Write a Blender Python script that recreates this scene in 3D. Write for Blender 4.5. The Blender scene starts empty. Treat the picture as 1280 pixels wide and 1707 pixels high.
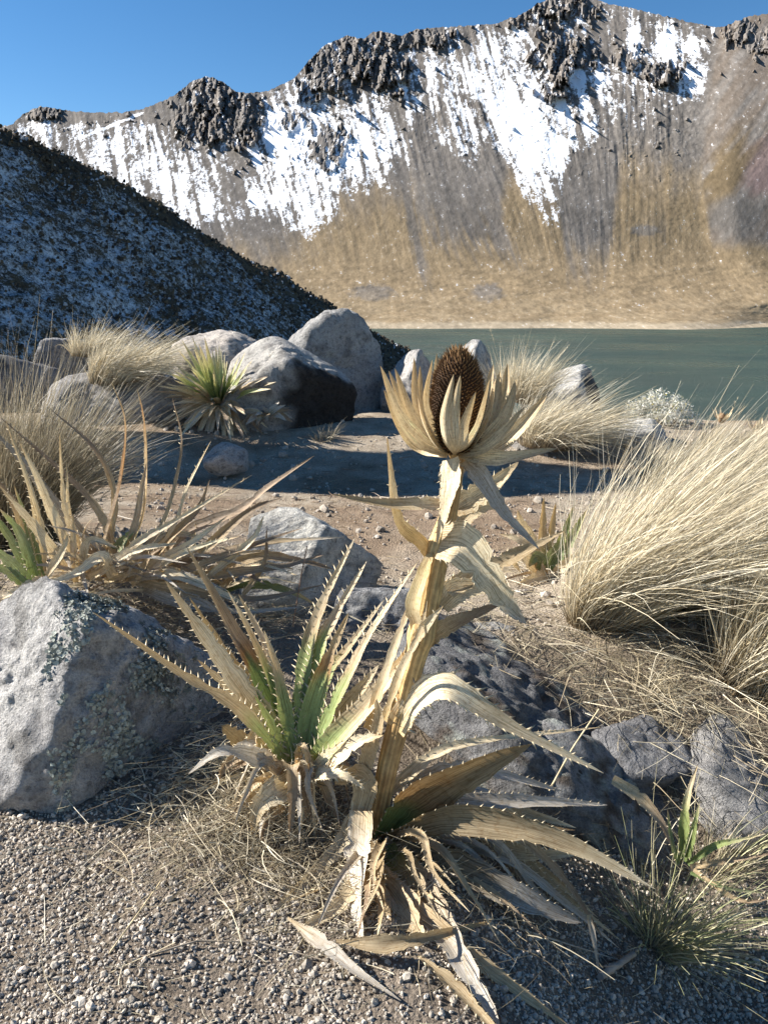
import bpy, bmesh, math, random
import numpy as np
from mathutils import Vector

# ------------------------------------------------------------------ camera, sky, sun
scene = bpy.context.scene
PITCH = math.radians(15.2); CAMZ = 1.1; FPX = 1314.0      # focal length in photo pixels (1280 x 1707)
cam = bpy.data.cameras.new('camera'); cam_o = bpy.data.objects.new('camera', cam)
scene.collection.objects.link(cam_o); scene.camera = cam_o
cam_o.location = (0, 0, CAMZ); cam_o.rotation_euler = (math.pi/2 - PITCH, 0, 0)
cam.sensor_fit = 'VERTICAL'; cam.sensor_height = 36.0; cam.lens = 36.0*FPX/1707.0
cam.clip_start = 0.02; cam.clip_end = 6000

SUN_AZ, SUN_EL = math.radians(-80), math.radians(33)      # azimuth from +y, negative = left
world = bpy.data.worlds.new('World'); scene.world = world; world.use_nodes = True
wn = world.node_tree; bg = wn.nodes['Background']
sky = wn.nodes.new('ShaderNodeTexSky'); sky.sky_type = 'NISHITA'; sky.sun_disc = False
sky.sun_elevation = SUN_EL; sky.sun_rotation = SUN_AZ; sky.altitude = 1500
sky.air_density = 1.0; sky.dust_density = 0.05; sky.ozone_density = 2.0
hs = wn.nodes.new('ShaderNodeHueSaturation'); hs.inputs['Saturation'].default_value = 1.28
wn.links.new(sky.outputs[0], hs.inputs['Color']); wn.links.new(hs.outputs[0], bg.inputs[0]); bg.inputs[1].default_value = 0.060
sl = bpy.data.lights.new('sun', 'SUN'); sl.energy = 5.0; sl.angle = math.radians(0.53); sl.color = (1, .955, .88)
so = bpy.data.objects.new('sun', sl); scene.collection.objects.link(so)
SUNV = Vector((math.cos(SUN_EL)*math.sin(SUN_AZ), math.cos(SUN_EL)*math.cos(SUN_AZ), math.sin(SUN_EL)))
so.rotation_euler = SUNV.to_track_quat('Z', 'Y').to_euler(); so.location = SUNV*30
vs = scene.view_settings; vs.view_transform = 'Standard'; vs.look = 'None'; vs.exposure = 1.3; vs.gamma = 1.0
vs.use_curve_mapping = False

RNG = np.random.default_rng(11)
CP, SP = math.cos(PITCH), math.sin(PITCH)

# ------------------------------------------------------------------ noise and small maths
_perm = np.random.default_rng(5).permutation(256); _perm = np.concatenate([_perm, _perm, _perm]).astype(np.int32)
_g = np.random.default_rng(6).normal(size=(256, 3)); _g /= np.linalg.norm(_g, axis=1)[:, None]; _gx, _gy, _gz = [_g[:, k].astype(np.float32) for k in range(3)]
def perlin(p):
    p = np.asarray(p, np.float32); shp = p.shape[:-1]; p = p.reshape(-1, 3)
    i = np.floor(p); f = p-i; i = i.astype(np.int32) & 255; u = f*f*f*(f*(f*6-15)+10)
    X0 = _perm[i[:, 0]]; X1 = _perm[i[:, 0]+1]; out = 0
    fx, fy, fz = f[:, 0], f[:, 1], f[:, 2]; ux, uy, uz = u[:, 0], u[:, 1], u[:, 2]
    for dx, Xp in ((0, X0), (1, X1)):
        wx = ux if dx else 1-ux
        for dy in (0, 1):
            Yp = _perm[Xp+i[:, 1]+dy]; wxy = wx*(uy if dy else 1-uy)
            for dz in (0, 1):
                h = _perm[Yp+i[:, 2]+dz]
                out = out+wxy*(uz if dz else 1-uz)*(_gx[h]*(fx-dx)+_gy[h]*(fy-dy)+_gz[h]*(fz-dz))
    return (out*1.5).reshape(shp)
def worley(x, y, seed=0):
    """2-D cells: (distance to nearest point, random value of that cell)"""
    ix, iy = np.floor(x).astype(int), np.floor(y).astype(int); best = np.full(x.shape, 9.); val = np.zeros(x.shape)
    for dx in (-1, 0, 1):
        for dy in (-1, 0, 1):
            a, b = ix+dx, iy+dy; h = _perm[_perm[(a+seed) & 255]+(b & 255)]; h2 = _perm[h+37]
            d = np.hypot(a+h/255.-x, b+h2/255.-y); k = d < best; best = np.where(k, d, best); val = np.where(k, _perm[h+91]/255., val)
    return best, val
def fbm(p, o=4, gain=.5):
    p = np.asarray(p, float); a, s, t = 1, 0, 0
    for k in range(o):
        s = s + a*perlin(p*(2.03**k)+k*17.3); t += a; a *= gain
    return s/t
def ridged(p, o=4):
    p = np.asarray(p, float); a, s, t = 1, 0, 0
    for k in range(o):
        s = s + a*(1-np.abs(perlin(p*(2.03**k)+k*9.1))*2); t += a; a *= .5
    return s/t
def n2(x, y, z=0.0):
    return np.stack([x, y, np.zeros_like(x)+z], -1)
def sst(a, b, x):
    t = np.clip((np.asarray(x, float)-a)/(b-a), 0, 1); return t*t*(3-2*t)
def lerp(a, b, t): return a+(b-a)*t
def nrm(v):
    v = np.asarray(v, float); return v/(np.linalg.norm(v, axis=-1, keepdims=True)+1e-12)

# ------------------------------------------------------------------ photo pixel -> place
def ray(px, py):
    u = (np.asarray(px, float)-640)/FPX; v = (853.5-np.asarray(py, float))/FPX
    return np.stack([u, CP+v*SP, -SP+v*CP], -1)
def P(px, py, y):
    d = ray(px, py); t = np.asarray(y)/d[..., 1]
    return np.array([0, 0, CAMZ])+d*t[..., None]
def pxscale(py, y):                      # metres per photo pixel at world depth y
    return float(y/ray(640, py)[1]/FPX)

def ground_z(x, y, fine=True):
    x = np.asarray(x, float); y = np.asarray(y, float)
    z = .10 + .17*sst(4.2, 5.5, y)*lerp(.45, 1, sst(1.6, .2, x))
    f = sst(2.35, 1.3, y); z = z - f*(.12+.34*sst(.02, .80, x))
    z = z + .13*np.exp(-((x+.22)/np.where(x > -.22, .13, .24))**2-((y-1.60)/np.where(y < 1.6, .13, .25))**2)
    z = z + .17*sst(-.45, -1.0, x)*np.exp(-((y-2.6)/.75)**2)
    z = z + .10*sst(.5, 1.0, x)*np.exp(-((y-2.7)/.5)**2)
    z = z - .15*np.exp(-((x-.12)/.42)**2-((y-1.88)/.20)**2)
    z = z - .35*sst(.9, -1.5, y)
    yc = lerp(7.0, 6.0, sst(-.6, 1.2, x)); d = np.maximum(y-yc, 0)
    z = z - .62*(np.sqrt(d*d+1)-1)
    z = z + .05*fbm(n2(x*.8, y*.8, 3.1), 3) + .02*fbm(n2(x*3.5, y*3.5, 7.7), 3)
    if fine: z = z + .006*fbm(n2(x*16, y*16, 1.7), 2)
    return np.maximum(z, -24)
_T = np.concatenate([np.arange(.5, 3, .004), np.arange(3, 9, .012)])
def G(px, py, lift=0.0):
    p = ray(px, py)*_T[:, None]; k = np.argmax(CAMZ+p[:, 2] <= ground_z(p[:, 0], p[:, 1], False)+lift)
    return p[k]+np.array([0, 0, CAMZ])

# ------------------------------------------------------------------ mesh building
class MB:
    def __init__(s): s.v, s.q, s.t, s.c, s.uv, s.n = [], [], [], [], [], 0
    def add(s, v, q=None, t=None, c=None, uv=None):
        v = np.asarray(v, float).reshape(-1, 3); s.v.append(v)
        if q is not None and len(q): s.q.append(np.asarray(q, int).reshape(-1, 4)+s.n)
        if t is not None and len(t): s.t.append(np.asarray(t, int).reshape(-1, 3)+s.n)
        c = np.ones((len(v), 3)) if c is None else np.broadcast_to(np.asarray(c, float), (len(v), 3))
        s.c.append(c); s.uv.append(np.zeros((len(v), 2)) if uv is None else np.asarray(uv, float)); s.n += len(v)
    def build(s, name, mat, parent=None, origin=None, smooth=True, extra=None):
        v = np.concatenate(s.v); c = np.concatenate(s.c); uv = np.concatenate(s.uv)
        q = np.concatenate(s.q) if s.q else np.zeros((0, 4), int)
        t = np.concatenate(s.t) if s.t else np.zeros((0, 3), int)
        if origin is not None: v = v-np.asarray(origin)
        me = bpy.data.meshes.new(name)
        me.vertices.add(len(v)); me.vertices.foreach_set('co', v.astype('f').ravel())
        li = np.concatenate([q.ravel(), t.ravel()]); nl = len(li); nf = len(q)+len(t)
        me.loops.add(nl); me.loops.foreach_set('vertex_index', li.astype('i'))
        me.polygons.add(nf)
        st = np.concatenate([np.arange(len(q))*4, len(q)*4+np.arange(len(t))*3])
        me.polygons.foreach_set('loop_start', st.astype('i'))
        me.polygons.foreach_set('use_smooth', np.full(nf, smooth))
        a = me.color_attributes.new('Col', 'FLOAT_COLOR', 'POINT')
        a.data.foreach_set('color', np.concatenate([c, np.ones((len(c), 1))], 1).astype('f').ravel())
        if uv.any():
            l = me.uv_layers.new(name='UVMap'); l.data.foreach_set('uv', uv[li].astype('f').ravel())
        for k, arr in (extra or {}).items():
            e = me.attributes.new(k, 'FLOAT', 'POINT'); e.data.foreach_set('value', np.asarray(arr, 'f').ravel())
        me.update(calc_edges=True); me.validate(); me.materials.append(mat)
        o = bpy.data.objects.new(name, me); scene.collection.objects.link(o)
        if origin is not None and parent is None: o.location = origin
        if parent is not None: o.parent = parent
        return o
def tag(o, label=None, cat=None, group=None, kind=None):
    if label: o['label'] = label
    if cat: o['category'] = cat
    if group: o['group'] = group
    if kind: o['kind'] = kind
    return o
def empty(name, loc, label=None, cat=None, group=None):
    o = bpy.data.objects.new(name, None); scene.collection.objects.link(o)
    o.location = loc; o.empty_display_size = .05
    return tag(o, label, cat, group)
def grid_quads(nr, nc):
    a = np.arange(nr*nc).reshape(nr, nc)
    return np.stack([a[:-1, :-1], a[:-1, 1:], a[1:, 1:], a[1:, :-1]], -1).reshape(-1, 4)

# ------------------------------------------------------------------ materials
def new_mat(name):
    m = bpy.data.materials.new(name); m.use_nodes = True; nt = m.node_tree; nt.nodes.clear()
    out = nt.nodes.new('ShaderNodeOutputMaterial'); return m, nt, out
def N(nt, typ, **kw):
    n = nt.nodes.new(typ)
    for k, v in kw.items():
        if isinstance(k, str) and hasattr(n, k): setattr(n, k, v)
    return n
def noise(nt, vec, scale, detail=4, rough=.6):
    n = nt.nodes.new('ShaderNodeTexNoise'); n.inputs['Scale'].default_value = scale
    n.inputs['Detail'].default_value = detail; n.inputs['Roughness'].default_value = rough
    if vec is not None: nt.links.new(vec, n.inputs['Vector'])
    return n
def ramp(nt, fac, stops):
    r = nt.nodes.new('ShaderNodeValToRGB'); e = r.color_ramp.elements
    while len(e) < len(stops): e.new(.5)
    for k, (p, c) in enumerate(stops):
        e[k].position = p; e[k].color = (*c, 1) if len(c) == 3 else c
    nt.links.new(fac, r.inputs[0]); return r
def mixc(nt, fac, a, b, mode='MIX'):
    m = nt.nodes.new('ShaderNodeMix'); m.data_type = 'RGBA'; m.blend_type = mode
    for s, v in ((m.inputs[0], fac), (m.inputs[6], a), (m.inputs[7], b)):
        if hasattr(v, 'is_output'): nt.links.new(v, s)
        elif isinstance(v, (int, float)): s.default_value = v
        else: s.default_value = (*v, 1)
    return m.outputs[2]
def math_n(nt, op, a, b=0.0):
    m = nt.nodes.new('ShaderNodeMath'); m.operation = op
    for s, v in ((m.inputs[0], a), (m.inputs[1], b)):
        if hasattr(v, 'is_output'): nt.links.new(v, s)
        else: s.default_value = v
    return m.outputs[0]
def attr(nt, name):
    a = nt.nodes.new('ShaderNodeAttribute'); a.attribute_name = name; return a
def bump(nt, h, strength, dist):
    b = nt.nodes.new('ShaderNodeBump'); b.inputs['Strength'].default_value = strength
    b.inputs['Distance'].default_value = dist; nt.links.new(h, b.inputs['Height']); return b.outputs[0]
def principled(nt, out, col, rough=.85, normal=None, spec=.25):
    p = nt.nodes.new('ShaderNodeBsdfPrincipled'); p.inputs['Roughness'].default_value = rough
    p.inputs['Specular IOR Level'].default_value = spec
    if hasattr(col, 'is_output'): nt.links.new(col, p.inputs['Base Color'])
    else: p.inputs['Base Color'].default_value = (*col, 1)
    if normal is not None: nt.links.new(normal, p.inputs['Normal'])
    nt.links.new(p.outputs[0], out.inputs[0]); return p

def mat_ground():
    m, nt, out = new_mat('volcanic_sand'); geo = N(nt, 'ShaderNodeNewGeometry').outputs['Position']
    a = attr(nt, 'Col').outputs['Color']
    n1 = noise(nt, geo, 9, 6); n2_ = noise(nt, geo, 140, 4, .7); n3 = noise(nt, geo, 420, 2)
    v = nt.nodes.new('ShaderNodeTexVoronoi'); v.inputs['Scale'].default_value = 110; nt.links.new(geo, v.inputs['Vector'])
    r1 = ramp(nt, n1.outputs[0], [(.3, (.72, .68, .63)), (.7, (1.2, 1.18, 1.15))])
    r2 = ramp(nt, n2_.outputs[0], [(.3, (.55, .54, .53)), (.62, (1.25, 1.25, 1.25))])
    c = mixc(nt, 1, a, r1.outputs[0], 'MULTIPLY'); c = mixc(nt, 1, c, r2.outputs[0], 'MULTIPLY')
    h = math_n(nt, 'ADD', math_n(nt, 'MULTIPLY', n2_.outputs[0], 1.0), math_n(nt, 'MULTIPLY', v.outputs[0], -.6))
    h = math_n(nt, 'ADD', h, math_n(nt, 'MULTIPLY', n3.outputs[0], .3))
    principled(nt, out, c, .95, bump(nt, h, 1.0, .010), .1); return m
def mat_rock():
    m, nt, out = new_mat('grey_volcanic_rock'); geo = N(nt, 'ShaderNodeNewGeometry').outputs['Position']
    a = attr(nt, 'Col').outputs['Color']
    big = noise(nt, geo, 5, 5); mid = noise(nt, geo, 38, 6, .7); fine = noise(nt, geo, 170, 4, .7)
    r1 = ramp(nt, big.outputs[0], [(.3, (.78, .77, .78)), (.7, (1.15, 1.14, 1.12))])
    r2 = ramp(nt, mid.outputs[0], [(.33, (.5, .5, .5)), (.48, (.95, .95, .95)), (.7, (1.2, 1.2, 1.18))])
    r3 = ramp(nt, fine.outputs[0], [(.35, (.7, .7, .7)), (.6, (1.12, 1.12, 1.12))])
    c = mixc(nt, 1, a, r1.outputs[0], 'MULTIPLY'); c = mixc(nt, 1, c, r2.outputs[0], 'MULTIPLY'); c = mixc(nt, 1, c, r3.outputs[0], 'MULTIPLY'); c = mixc(nt, 1, c, (1.35, 1.34, 1.31), 'MULTIPLY')
    h = math_n(nt, 'ADD', mid.outputs[0], math_n(nt, 'MULTIPLY', fine.outputs[0], .45))
    principled(nt, out, c, .93, bump(nt, h, 1.0, .028), .15); return m
def mat_leaf():
    m, nt, out = new_mat('spiny_leaf'); a = attr(nt, 'Col').outputs['Color']
    uv = N(nt, 'ShaderNodeUVMap').outputs[0]
    mp = N(nt, 'ShaderNodeMapping'); mp.inputs['Scale'].default_value = (14, .7, 1); nt.links.new(uv, mp.inputs[0])
    st = noise(nt, mp.outputs[0], 2.2, 3, .6)
    mp2 = N(nt, 'ShaderNodeMapping'); mp2.inputs['Scale'].default_value = (3, 9, 1); nt.links.new(uv, mp2.inputs[0])
    bl = noise(nt, mp2.outputs[0], 1.7, 5, .65)
    r = ramp(nt, st.outputs[0], [(.34, (.50, .45, .38)), (.60, (1.16, 1.16, 1.16))])
    r2 = ramp(nt, bl.outputs[0], [(.3, (.72, .62, .5)), (.5, (1, 1, 1))])
    c = mixc(nt, 1, a, r.outputs[0], 'MULTIPLY'); c = mixc(nt, 1, c, r2.outputs[0], 'MULTIPLY'); c = mixc(nt, 1, c, (1.14, 1.14, 1.13), 'MULTIPLY')
    nb = bump(nt, st.outputs[0], .6, .003)
    p = nt.nodes.new('ShaderNodeBsdfPrincipled'); nt.links.new(c, p.inputs['Base Color']); nt.links.new(nb, p.inputs['Normal'])
    p.inputs['Roughness'].default_value = .5; p.inputs['Specular IOR Level'].default_value = .4
    t = nt.nodes.new('ShaderNodeBsdfTranslucent')
    nt.links.new(mixc(nt, 1, c, (1, .88, .66), 'MULTIPLY'), t.inputs[0])
    mx = nt.nodes.new('ShaderNodeMixShader'); mx.inputs[0].default_value = .22
    nt.links.new(p.outputs[0], mx.inputs[1]); nt.links.new(t.outputs[0], mx.inputs[2]); nt.links.new(mx.outputs[0], out.inputs[0])
    return m
def mat_blade(name, tr=.25):
    m, nt, out = new_mat(name); a = attr(nt, 'Col').outputs['Color']
    p = nt.nodes.new('ShaderNodeBsdfPrincipled'); nt.links.new(a, p.inputs['Base Color'])
    p.inputs['Roughness'].default_value = .48; p.inputs['Specular IOR Level'].default_value = .4
    t = nt.nodes.new('ShaderNodeBsdfTranslucent'); nt.links.new(a, t.inputs[0])
    mx = nt.nodes.new('ShaderNodeMixShader'); mx.inputs[0].default_value = tr
    nt.links.new(p.outputs[0], mx.inputs[1]); nt.links.new(t.outputs[0], mx.inputs[2]); nt.links.new(mx.outputs[0], out.inputs[0])
    return m
def mat_plain(name, rough=.9, scale=60, bd=.004, spec=.2):
    m, nt, out = new_mat(name); a = attr(nt, 'Col').outputs['Color']; geo = N(nt, 'ShaderNodeNewGeometry').outputs['Position']
    n = noise(nt, geo, scale, 5, .65); r = ramp(nt, n.outputs[0], [(.3, (.66, .65, .64)), (.65, (1.15, 1.15, 1.15))])
    principled(nt, out, mixc(nt, 1, a, r.outputs[0], 'MULTIPLY'), rough, bump(nt, n.outputs[0], .7, bd), spec); return m
def mat_mountain():
    m, nt, out = new_mat('crater_wall_scree_and_snow'); a = attr(nt, 'Col').outputs['Color']; s = attr(nt, 'snow').outputs['Fac']
    geo = N(nt, 'ShaderNodeNewGeometry').outputs['Position']
    mp = N(nt, 'ShaderNodeMapping'); mp.inputs['Scale'].default_value = (1, .45, .45); nt.links.new(geo, mp.inputs[0])
    f = noise(nt, mp.outputs[0], .22, 8, .68); g = noise(nt, geo, .5, 6, .7)
    r = ramp(nt, f.outputs[0], [(.3, (.62, .61, .6)), (.68, (1.28, 1.26, 1.24))])
    c = mixc(nt, 1, a, r.outputs[0], 'MULTIPLY')
    k = math_n(nt, 'ADD', s, math_n(nt, 'MULTIPLY', math_n(nt, 'SUBTRACT', f.outputs[0], .5), 2.6))
    k = math_n(nt, 'ADD', k, math_n(nt, 'MULTIPLY', math_n(nt, 'SUBTRACT', g.outputs[0], .5), 1.8))
    rk = ramp(nt, k, [(.40, (0, 0, 0)), (.72, (1, 1, 1))])
    c = mixc(nt, rk.outputs[0], c, (.82, .84, .88))
    principled(nt, out, c, .95, bump(nt, g.outputs[0], .6, .5), .1); return m
def mat_hill():
    m, nt, out = new_mat('snow_dusted_slope'); a = attr(nt, 'Col').outputs['Color']; s = attr(nt, 'snow').outputs['Fac']
    geo = N(nt, 'ShaderNodeNewGeometry').outputs['Position']
    f = noise(nt, geo, 1.3, 7, .7); g = noise(nt, geo, 4.0, 5, .7)
    r = ramp(nt, g.outputs[0], [(.3, (.6, .6, .6)), (.68, (1.3, 1.3, 1.3))])
    c = mixc(nt, 1, a, r.outputs[0], 'MULTIPLY')
    k = math_n(nt, 'ADD', s, math_n(nt, 'MULTIPLY', math_n(nt, 'SUBTRACT', f.outputs[0], .5), 2.0))
    k = math_n(nt, 'ADD', k, math_n(nt, 'MULTIPLY', math_n(nt, 'SUBTRACT', g.outputs[0], .5), 1.4))
    rk = ramp(nt, k, [(.34, (0, 0, 0)), (.85, (1, 1, 1))])
    c = mixc(nt, rk.outputs[0], c, (.74, .78, .84))
    principled(nt, out, c, .95, bump(nt, g.outputs[0], .9, .5), .1); return m
def mat_water():
    m, nt, out = new_mat('lake_water'); geo = N(nt, 'ShaderNodeNewGeometry').outputs['Position']
    mp = N(nt, 'ShaderNodeMapping'); mp.inputs['Scale'].default_value = (.55, 1, 1); nt.links.new(geo, mp.inputs[0])
    w = noise(nt, mp.outputs[0], 1.4, 5, .65); b = noise(nt, geo, .012, 3)
    c = ramp(nt, b.outputs[0], [(.35, (.020, .052, .048)), (.65, (.040, .078, .062))])
    wv = noise(nt, mp.outputs[0], .035, 4, .6); rr = N(nt, 'ShaderNodeMapRange'); nt.links.new(wv.outputs[0], rr.inputs[0]); rr.inputs[1].default_value = .35; rr.inputs[2].default_value = .65; rr.inputs[3].default_value = .24; rr.inputs[4].default_value = .36
    p = principled(nt, out, c.outputs[0], .32, bump(nt, w.outputs[0], 1.0, 1.2), .5); p.inputs['IOR'].default_value = 1.33; nt.links.new(rr.outputs[0], p.inputs['Roughness'])
    return m
M_GROUND, M_ROCK, M_LEAF = mat_ground(), mat_rock(), mat_leaf()
M_GRASS = mat_blade('dry_grass', .25); M_PEB = mat_plain('pebble_stone', .92, 150, .003)
M_STALK = mat_plain('dry_stalk', .6, 45, .003, .3); M_CONE = mat_plain('seed_cone', .8, 300, .002)
M_LICHEN = mat_plain('crusty_lichen', .95, 200, .003, .05); M_MOUNT, M_HILL, M_WATER = mat_mountain(), mat_hill(), mat_water()
M_CLUMP = mat_plain('frosted_tussock', .95, 3, .1, .05)

# ------------------------------------------------------------------ the ground around the viewpoint
def build_ground():
    ys = np.concatenate([np.linspace(-2.6, .55, 30), .6+np.linspace(0, 1, 200)**1.25*2.2, np.geomspace(2.83, 48, 170)])
    k = np.linspace(-1, 1, 400); ts = 1.35*np.sign(k)*np.abs(k)**1.25
    Y, T = np.meshgrid(ys, ts, indexing='ij'); X = (Y+3.2)*T
    Z = ground_z(X, Y)
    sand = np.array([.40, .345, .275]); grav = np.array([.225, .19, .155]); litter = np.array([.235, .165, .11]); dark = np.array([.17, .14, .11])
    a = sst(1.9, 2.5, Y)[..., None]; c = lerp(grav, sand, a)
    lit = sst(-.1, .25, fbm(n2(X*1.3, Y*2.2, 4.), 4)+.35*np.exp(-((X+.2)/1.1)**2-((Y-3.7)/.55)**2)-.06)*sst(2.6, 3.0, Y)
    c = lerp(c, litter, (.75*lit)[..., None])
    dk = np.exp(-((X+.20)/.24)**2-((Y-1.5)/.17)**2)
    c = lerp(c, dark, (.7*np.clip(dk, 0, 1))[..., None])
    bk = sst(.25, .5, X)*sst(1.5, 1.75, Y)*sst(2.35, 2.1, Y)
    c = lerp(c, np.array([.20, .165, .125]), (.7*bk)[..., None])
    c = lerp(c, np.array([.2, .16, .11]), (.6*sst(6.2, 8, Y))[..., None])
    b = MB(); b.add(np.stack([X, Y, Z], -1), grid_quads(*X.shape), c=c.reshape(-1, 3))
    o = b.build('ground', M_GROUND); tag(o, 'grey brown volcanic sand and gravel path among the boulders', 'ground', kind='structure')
build_ground()

# ------------------------------------------------------------------ lake and far crater wall
LAKE_Z = -20.0
def build_lake():
    b = MB(); x = np.linspace(-900, 900, 61); y = np.linspace(32, 720, 41); X, Y = np.meshgrid(x, y)
    b.add(np.stack([X, Y, np.full_like(X, LAKE_Z)], -1), grid_quads(*X.shape))
    tag(b.build('lake', M_WATER), 'dark green crater lake below the snowy wall', 'lake', kind='structure')
    # sand spit at the foot of the shaded slope
    n, mrow = 60, 14; a = np.linspace(0, 1, n); w = np.linspace(-1, 1, mrow)
    c0, c1 = P(600, 560, 0), None
    p0 = np.array([-20., 385., LAKE_Z]); p1 = np.array([9.5, 372., LAKE_Z])
    A, W = np.meshgrid(a, w, indexing='ij')
    wid = 9*np.sqrt(np.clip(1-A**3, 0, 1))+.2
    V = p0+(p1-p0)*A[..., None]; V[..., 1] += W*wid*1.2; V[..., 2] = LAKE_Z-.35+.75*(1-W**2)*np.clip((1-A)*6, 0, 1)
    b = MB(); b.add(V, grid_quads(n, mrow), c=(.46, .36, .20))
    tag(b.build('sand_spit', M_GROUND), 'pale sand spit reaching into the lake below the dark slope', 'shore', kind='structure')
build_lake()

SIL = np.array([(-260, 240), (-60, 222), (20, 208), (40, 190), (68, 177), (100, 182), (130, 187), (200, 188), (240, 181), (290, 160), (320, 135), (345, 127),
    (372, 136), (392, 152), (412, 156), (450, 151), (490, 131), (515, 101), (540, 76), (562, 66), (580, 58), (605, 66), (622, 52), (645, 54), (668, 60), (690, 50), (712, 47),
    (760, 44), (800, 41), (832, 39), (848, 30), (862, 28), (878, 18), (895, 6), (915, -2), (950, -9), (985, -4), (1010, 5), (1060, 15), (1100, 25), (1150, 37),
    (1196, 46), (1215, 41), (1245, 28), (1280, 22), (1350, 6), (1560, -40)], float)
def build_mountain():
    NC, NR = 820, 380
    px = np.linspace(-240, 1540, NC); ridge = np.interp(px, SIL[:, 0], SIL[:, 1])
    ridge = ridge+3.0*fbm(n2(px/10., px*0, 2.), 5, .65)*2
    foot = 549-10*sst(1150, 1290, px)+2.5*fbm(n2(px/90., px*0, 8.), 3)*2
    s = np.linspace(0, 1, NR)
    PX, S = np.meshgrid(px, s, indexing='xy')
    PY = foot[None]+(ridge-foot)[None]*S
    tp = np.arange(-160, 720.); td = np.interp(-tp, [-720, -560, -548, -520, -480, -420, -330, -150, 0, 60, 160], [400, 560, 575, 625, 690, 745, 800, 965, 1130, 1200, 1310])
    sm = np.convolve(np.pad(td, 70, mode='reflect', reflect_type='odd'), np.ones(71)/71, 'same'); sm = np.convolve(sm, np.ones(71)/71, 'same')[70:-70]; td = lerp(td, sm, sst(545, 470, tp)); D = np.interp(PY, tp, td)
    up = sst(500, 120, PY)
    D = D*(1-.13*up*(PX-640)/640)
    # nearer right-hand buttress beyond the gully
    gx = np.interp(PY, [40, 120, 200, 300, 400, 540], [1196, 1182, 1170, 1165, 1178, 1230])
    right = sst(-14, 60, PX-gx)
    D = D*(1-.015*right*sst(520, 380, PY))
    # gullies and ribs that run down the fall line
    shear = np.interp(PX, [-100, 300, 450, 600, 700, 850, 930, 1010, 1150, 1185, 1230], [.15, .2, .33, .22, .2, .42, .3, .08, .0, -.3, -.75])
    Q = PX-shear*(PY-250)
    rib = fbm(n2(Q/34., PY/240., 5.), 4); rib2 = fbm(n2(Q/11., PY/120., 9.), 3)
    slope = sst(500, 400, PY)
    D = D-slope*(2.0+7*sst(340, 200, PY))*rib*(1-.8*right)*(1-np.exp(-((PX-gx)/55)**2))-slope*(.2+1.2*sst(340, 200, PY))*rib2*(1-.9*right)*(1-np.exp(-((PX-gx)/55)**2))
    near = sst(500, 545, PY); D = D+near*(16*fbm(n2(PX/200., PY*0, 71.), 2)+40*sst(1130, 1330, PX)-14*np.exp(-((PX-1170)/90)**2))
    D = D-(1-slope)*(5*fbm(n2(PX/60., PY/16., 3.), 4))*sst(549, 530, PY)
    D = D-(.35+.8*sst(340, 220, PY))*fbm(n2(PX/9., PY/7., 1.), 3)*sst(545, 500, PY)*(1-.6*right)
    # crags
    crag = np.zeros_like(D); CR = [(348, 160, 38, 36, 1.0), (318, 205, 26, 26, .8), (398, 195, 28, 40, 1.), (360, 215, 30, 22, .8), (548, 108, 40, 44, 1.1), (600, 100, 36, 36, 1.1), (642, 118, 30, 32, 1.0),
        (712, 62, 34, 14, .7), (660, 66, 30, 16, .7), (930, 100, 22, 48, 1.1), (962, 88, 26, 22, .8), (890, 98, 13, 15, .8), (1102, 124, 24, 17, .8), (1045, 98, 20, 18, .5), (930, 12, 46, 18, .8),
        (860, 34, 16, 10, .5), (70, 188, 28, 10, .5), (545, 245, 30, 30, .35), (480, 205, 18, 14, .3), (1232, 55, 22, 20, .5), (1265, 70, 22, 18, .4)]
    wob = 1+.9*fbm(n2(PX/12., PY/16., 3.3), 3)+.7*fbm(n2(PX/5., PY/14., 8.3), 2)
    for (cx, cy, rx, ry, k) in CR:
        r2 = ((PX-cx)/rx)**2+((PY-cy)/ry)**2
        crag = np.maximum(crag, k*sst(1.3, .75, np.sqrt(r2)*wob))
    knob = sst(.16, .42, fbm(n2(PX/16., PY/11., 61.), 4)+.06*sst(60, 10, PY-ridge[None])-.14)*sst(330, 180, PY)*sst(0, -20, PX-gx)
    crag = np.maximum(crag, .38*knob)
    wx = PX+3*fbm(n2(PX/7., PY/7., 2.), 2); wy = PY+6*fbm(n2(PX/9., PY/9., 7.), 2)
    w1, v1 = worley((wx+.25*wy)/11., wy/46., 3); w2, v2 = worley((wx-.1*wy)/5.5, wy/17., 9); blk = fbm(n2(PX/6., PY/9., 12.), 3)
    D = D-crag*(3+24*v1+11*v2-7*w1+5*blk)
    V = P(PX, PY, D)
    # --- what grows or lies where (ground cover colours and snow)
    scree = np.array([.185, .168, .152]); tan = np.array([.29, .22, .135]); rock = np.array([.15, .138, .128]); pale = np.array([.36, .285, .185]); mauve = np.array([.22, .165, .155]); brown = np.array([.19, .158, .13])
    stre = fbm(n2(Q/16., PY/130., 21.), 4); stre2 = fbm(n2(Q/6., PY/60., 27.), 3); blot = fbm(n2(PX/45., PY/45., 31.), 4)
    tl = np.interp(PX, [-100, 440, 500, 560, 600, 690, 700, 760, 830, 850, 930, 945, 1010, 1040, 1160], [420, 430, 400, 345, 325, 325, 350, 370, 375, 285, 330, 440, 430, 270, 300])
    tm = sst(-60, 60, PY-tl+62*stre+20*stre2+40*blot)
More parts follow.
